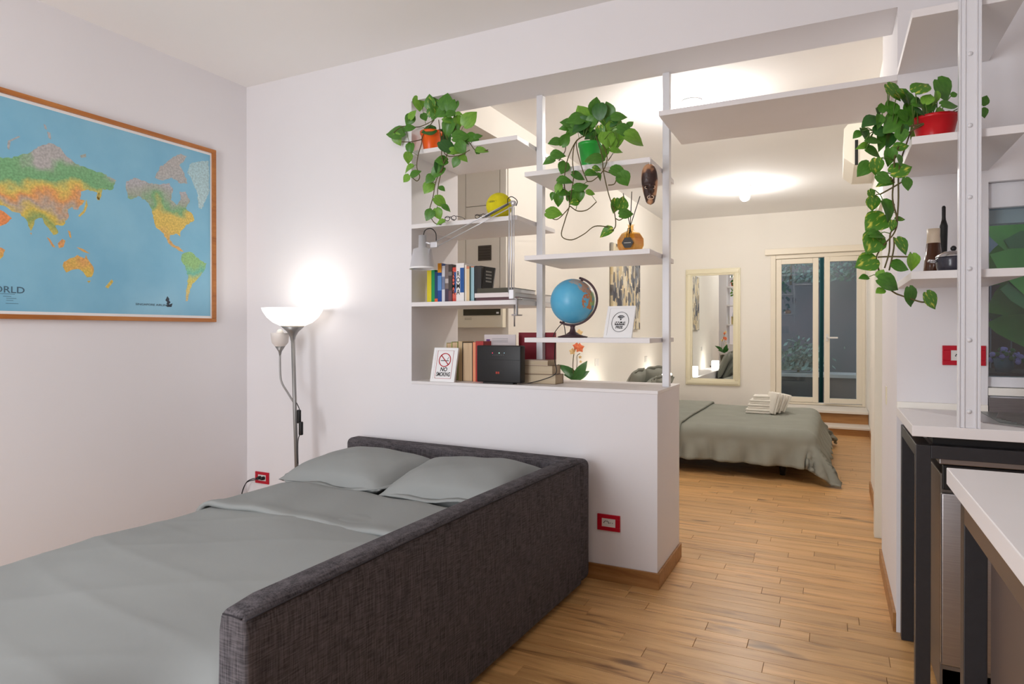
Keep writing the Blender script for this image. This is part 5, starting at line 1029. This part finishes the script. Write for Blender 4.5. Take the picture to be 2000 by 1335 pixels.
# glazed doors
dr = thing('window_1', 'cream framed glazed double doors to the courtyard', 'door', (3.5, 6.82, DZ0)); dr['kind'] = 'structure'
yd0, yd1 = 6.80, 6.86
boxes('door_frame', [(DX0, DX0 + 0.07, 6.79, 6.9, DZ0, DZ1), (DX1 - 0.04, DX1, 6.79, 6.9, DZ0, DZ1), (DX0 + 0.07, DX1 - 0.04, 6.79, 6.9, DZ1 - 0.05, DZ1), (DX0 + 0.07, DX1 - 0.04, 6.79, 6.9, DZ0, DZ0 + 0.025)], UPVC, dr, 0.004)
def sash(name, x0, x1, z0, z1, y, bw, ang=0.0, hinge='l', handle=False):
    c = Vector((x0 if hinge == 'l' else x1, y, z0)); ca_, sa_ = math.cos(ang), math.sin(ang)
    rot = lambda p: Vector((c.x + (p[0] - c.x) * ca_ - (p[1] - c.y) * sa_, c.y + (p[0] - c.x) * sa_ + (p[1] - c.y) * ca_, p[2]))
    bs = [(x0, x0 + bw, y, y + 0.055, z0, z1), (x1 - bw, x1, y, y + 0.055, z0, z1), (x0 + bw, x1 - bw, y, y + 0.055, z1 - bw, z1), (x0 + bw, x1 - bw, y, y + 0.055, z0, z0 + bw)]
    vs, fs = join([([rot(p) for p in bv(*b)], BF) for b in bs]); s = ob(name, vs, fs, UPVC, dr, False, 0.004)
    ob('pane', [rot(p) for p in bv(x0 + bw, x1 - bw, y + 0.022, y + 0.028, z0 + bw, z1 - bw)], BF, GLASS, s)
    if handle:
        hz = 1.22; hx_ = x0 + bw * 0.5
        vs, fs = join([([rot(p) for p in bv(hx_ - 0.016, hx_ + 0.016, y - 0.012, y, hz - 0.05, hz + 0.05)], BF), ([rot(p) for p in bv(hx_ - 0.008, hx_ + 0.13, y - 0.05, y - 0.034, hz - 0.011, hz + 0.011)], BF), ([rot(p) for p in bv(hx_ - 0.008, hx_ + 0.008, y - 0.05, y - 0.012, hz - 0.011, hz + 0.011)], BF)])
        ob('handle', vs, fs, SOCKW, s, False, 0.003)
    return s
sash('sash', 2.972, 3.527, DZ0 + 0.03, 2.345, 6.80, 0.073); sash('sash', 3.60, 4.07, DZ0 + 0.035, 2.345, 6.79, 0.068, math.radians(7), 'r', True)
box('header_board', (2.825, 4.12, YBK - 0.05, YBK, 2.41, 2.495), UPVC, None, 0.004, label='cream pelmet board above the glazed doors', cat='pelmet')
# air conditioner
ac = thing('air_conditioner', 'white wall air conditioner high on the bedroom right wall', 'air conditioner', (3.88, 2.4, 2.5))
AC_ = [(3.985, 2.50), (3.985, 2.80), (3.80, 2.80), (3.775, 2.77), (3.775, 2.56), (3.84, 2.505)]
prism('casing', [Vector((x, 2.02, z)) for x, z in AC_], (0, 0.70, 0), mat('ac_white', (236, 230, 216), 0.4), ac); box('louver_gap', (3.845, 3.865, 2.016, 2.02, 2.50, 2.68), BLACK, ac)
# ceiling bulbs
def ceiling_bulb(label, x, y, e):
    t = thing('ceiling_bulb', label, 'ceiling light', (x, y, H), 'bare bulbs on the bedroom ceiling')
    lathe('rose', [(0, 0), (0.075, 0), (0.075, -0.012), (0.03, -0.018), (0, -0.018)], (x, y, H), WHITEM, t); lathe('holder', [(0.03, -0.018), (0.026, -0.07), (0.018, -0.075), (0, -0.075)], (x, y, H), WHITEM, t)
    sphere('bulb', (x, y, H - 0.125), 0.055, mat('lit_bulb', (255, 251, 246), 0.5, emit=e), t, 20, 14)
ceiling_bulb('lit bare bulb on the bedroom ceiling above the bed', 2.775, 4.80, BULB); ceiling_bulb('lit bare bulb on the ceiling just past the passage shelf', 2.76, 1.66, BULB)
# ceiling fill lamps added out of view to light the living room evenly
for (x, y) in ((1.9, -2.2), (3.9, -2.9)):
    t = thing('ceiling_fill_lamp', 'added round ceiling fill lamp over the ' + ('sofa bed' if x < 3 else 'kitchen'), 'ceiling light', (x, y, H), 'added living room fill lamps')
    lathe('plate', [(0, 0), (0.19, 0), (0.19, -0.03), (0, -0.03)], (x, y, H), WHITEM, t); lathe('diffuser', [(0.18, -0.03), (0.175, -0.06), (0.12, -0.085), (0, -0.092)], (x, y, H), mat('fill_lamp_diffuser', (250, 250, 255), 0.5, emit=ROOM_FILL), t)

# ------------------------------------------------------------------ kitchen window and courtyard
kw = thing('window_2', 'white framed kitchen window above the worktop', 'window', (4.8, 0.05, 1.035)); kw['kind'] = 'structure'
boxes('frame', [(4.276, 5.35, 0.03, 0.10, 1.072, 1.114), (4.276, 5.35, 0.03, 0.10, 1.812, 1.914), (5.29, 5.35, 0.03, 0.10, 1.114, 1.812), (4.276, 4.284, 0.04, 0.10, 1.114, 1.812)], WHITEM, kw, 0.003)
box('pane', (4.284, 5.29, 0.06, 0.066, 1.114, 1.812), GLASS, kw); box('sill', (4.276, 5.35, 0.0, 0.04, 1.04, 1.070), CABP, kw); box('blind_box', (4.276, 5.35, 0.102, 0.16, 1.755, 1.812), CABP, kw)
box('ledge_strip', (4.276, 5.35, -0.012, 0.018, ZK + 0.001, 1.03), STEEL, None, label='ribbed steel strip between worktop and window sill', cat='strip')
GRND = mat('courtyard_paving', (92, 86, 80), 0.9, noise=(6, 0.3), col2=(70, 66, 62), coord='pos')
struct('ground_courtyard', [(1.0, 9.0, 7.0, 11.0, -0.1, 0.15), (4.4, 9.0, 0.22, 7.0, -0.1, 0.15)], GRND, 'paved courtyard ground outside the windows', 'ground')
struct('wall_courtyard', [(0.8, 9.2, 9.6, 9.8, 0, 3.6), (7.9, 8.1, 0.22, 9.6, 0, 3.2)], mat('courtyard_plaster', (124, 116, 122), 0.9, noise=(2, 0.3), col2=(92, 108, 112), coord='pos'), 'dim lavender grey courtyard wall')
pb = thing('planter_box', 'low rendered planter with a pale stone ledge in the courtyard', 'planter', (3.7, 8.4, 0.15)); box('body', (2.4, 5.2, 8.1, 8.7, 0.15, 0.58), mat('planter_render', (120, 112, 110), 0.9), pb); box('ledge', (2.35, 5.25, 8.05, 8.75, 0.58, 0.63), MARBLE, pb)
tube('awning_roll', [(3.55, 7.6, 0.15), (3.56, 7.6, 2.6)], 0.03, mat('green_awning', (24, 74, 70), 0.8), None, 8, label='rolled dark green awning standing outside the doors', cat='awning')  # rolled awning drawn as a plain upright tube
rnd = random.Random(21)
def big_leaf(par, base, tip, wdt, m, name='leaf'):
    base, tip = Vector(base), Vector(tip); dv = tip - base; up2 = Vector((0, 0, 1)); lat = dv.cross(Vector((0.2, -1, 0.3))).normalized(); vs, fs = [], []; n = 9
    for i in range(n + 1):
        s = i / n; w2 = wdt * math.sin(math.pi * (0.08 + 0.92 * s)) ** 0.7 if s < 1 else 0.0; c = base + dv * s + Vector((0, 0, 0.25 * dv.length * math.sin(math.pi * s) * 0.5))
        vs += [c - lat * w2, c - Vector((0, 0, 0.03 * wdt)), c + lat * w2]
    for i in range(n):
        for q in (0, 1): a = i * 3 + q; fs.append((a, a + 1, a + 4, a + 3))
    return ob(name, vs, fs, m, par, True)
BAN = [mat('banana_green', (70, 150, 40), 0.5, noise=(4, 0.2), col2=(104, 184, 60)), mat('banana_dark', (44, 104, 44), 0.5, noise=(4, 0.2), col2=(60, 130, 56))]
bn = thing('banana_plant', 'big-leaved banana plant outside the kitchen window', 'plant', (5.3, 2.0, 0.15))
tube('trunk', [(5.3, 2.0, 0.15), (5.28, 2.0, 1.2)], 0.06, mat('banana_trunk', (92, 110, 60), 0.8), bn, 10)
for i in range(15):
    a = rnd.uniform(0, 6.28); r_ = rnd.uniform(0.4, 0.95); big_leaf(bn, (5.28, 2.0, rnd.uniform(0.9, 1.5)), (5.28 + r_ * math.cos(a), 2.0 + 0.7 * r_ * math.sin(a), rnd.uniform(1.1, 2.6)), rnd.uniform(0.12, 0.2), BAN[i % 2])
for i, (tx, tz) in enumerate(((4.52, 1.75), (4.58, 1.55), (4.50, 1.95), (4.62, 1.85), (4.54, 1.42), (4.6, 1.65), (4.48, 1.6))): big_leaf(bn, (5.25, 1.9, 1.1 + 0.12 * i), (tx, 1.35 + 0.06 * i, tz), 0.17, BAN[i % 2])
tb = thing('garden_table', 'dark slatted garden table outside the kitchen window', 'table', (4.9, 0.85, 0.15))
TBW = mat('dark_garden_wood', (46, 42, 42), 0.7)
for i in range(5): box('slat', (4.36, 5.4, 0.62 + 0.1 * i, 0.71 + 0.1 * i, 1.075, 1.10), TBW, tb)
for (x, y) in ((4.42, 0.66), (5.34, 0.66), (4.42, 1.08), (5.34, 1.08)): box('leg', (x - 0.02, x + 0.02, y - 0.02, y + 0.02, 0.15, 1.075), TBW, tb)
fence = thing('garden_fence', 'dark board fence behind the garden table', 'fence', (5.6, 2.9, 0.15))
for i in range(26): box('board', (4.42 + i * 0.13, 4.54 + i * 0.13, 2.9, 2.92, 0.15, 1.75 + 0.01 * (i % 3)), mat('fence_dark', (52, 46, 42), 0.85), fence)
VIO = mat('violet_petal', (176, 160, 226), 0.6); POTB = mat('teal_pot', (84, 128, 140), 0.6)
for (x, y, lab) in ((4.47, 0.74, 'violet flowers in a small teal pot on the garden table'), (4.585, 0.68, 'larger bunch of violet flowers spilling over its pot')):
    t = thing('flower_pot', lab, 'flower pot', (x, y, 1.10), 'violet flower pots'); lathe('pot', [(0, 0), (0.035, 0), (0.045, 0.07), (0, 0.068)], (x, y, 1.10), POTB, t, 18)
    pv_, lv_ = [], []
    for i in range(46):
        a = rnd.uniform(0, 6.28); r_ = rnd.uniform(0, 0.085); c = Vector((x + r_ * math.cos(a), y + r_ * math.sin(a) * 0.7, 1.10 + 0.10 + rnd.uniform(-0.02, 0.025) - r_ * 0.5)); (pv_ if i % 3 else lv_).append(sphere_vf(c, rnd.uniform(0.007, 0.013), 6, 4))
    vs, fs = join(pv_); ob('blossom_cluster', vs, fs, VIO, t, True, kind='stuff'); vs, fs = join(lv_); ob('foliage', vs, fs, BAN[1], t, True, kind='stuff')
# courtyard shrubs seen through the glazed doors
SHR = mat('shrub_leaf', (84, 124, 92), 0.5, noise=(3, 0.2), col2=(170, 200, 190))
for (x, y, z, r_, lab) in ((3.2, 8.4, 0.64, 0.40, 'small shrub in the courtyard planter'), (3.05, 9.0, 2.12, 0.80, 'ivy overhanging the courtyard wall on the left'), (4.3, 9.0, 2.12, 0.80, 'ivy overhanging the courtyard wall on the right')):
    t = thing('courtyard_shrub', lab, 'shrub', (x, y, z), 'courtyard shrubs'); lv = []
    for i in range(700):
        c = Vector((x + rnd.gauss(0, r_ * 0.5), y + rnd.uniform(-0.22, 0.22), z + 0.05 + abs(rnd.gauss(0, r_ * 0.45)))); s = rnd.uniform(0.03, 0.06); n1 = Vector((rnd.gauss(0, 1), rnd.gauss(0, 1), rnd.gauss(0, 1))).normalized(); e1 = n1.orthogonal().normalized(); e2 = n1.cross(e1)
        lv.append(([c - e1 * s, c - e2 * s * 0.5, c + e1 * s, c + e2 * s * 0.5], [(0, 1, 2, 3)]))
    vs, fs = join(lv); ob('foliage', vs, fs, SHR, t, False, kind='stuff'); tube('stem', [(x, y, z), (x, y, z + r_ * 0.5)], 0.02, STEM, t, 6)
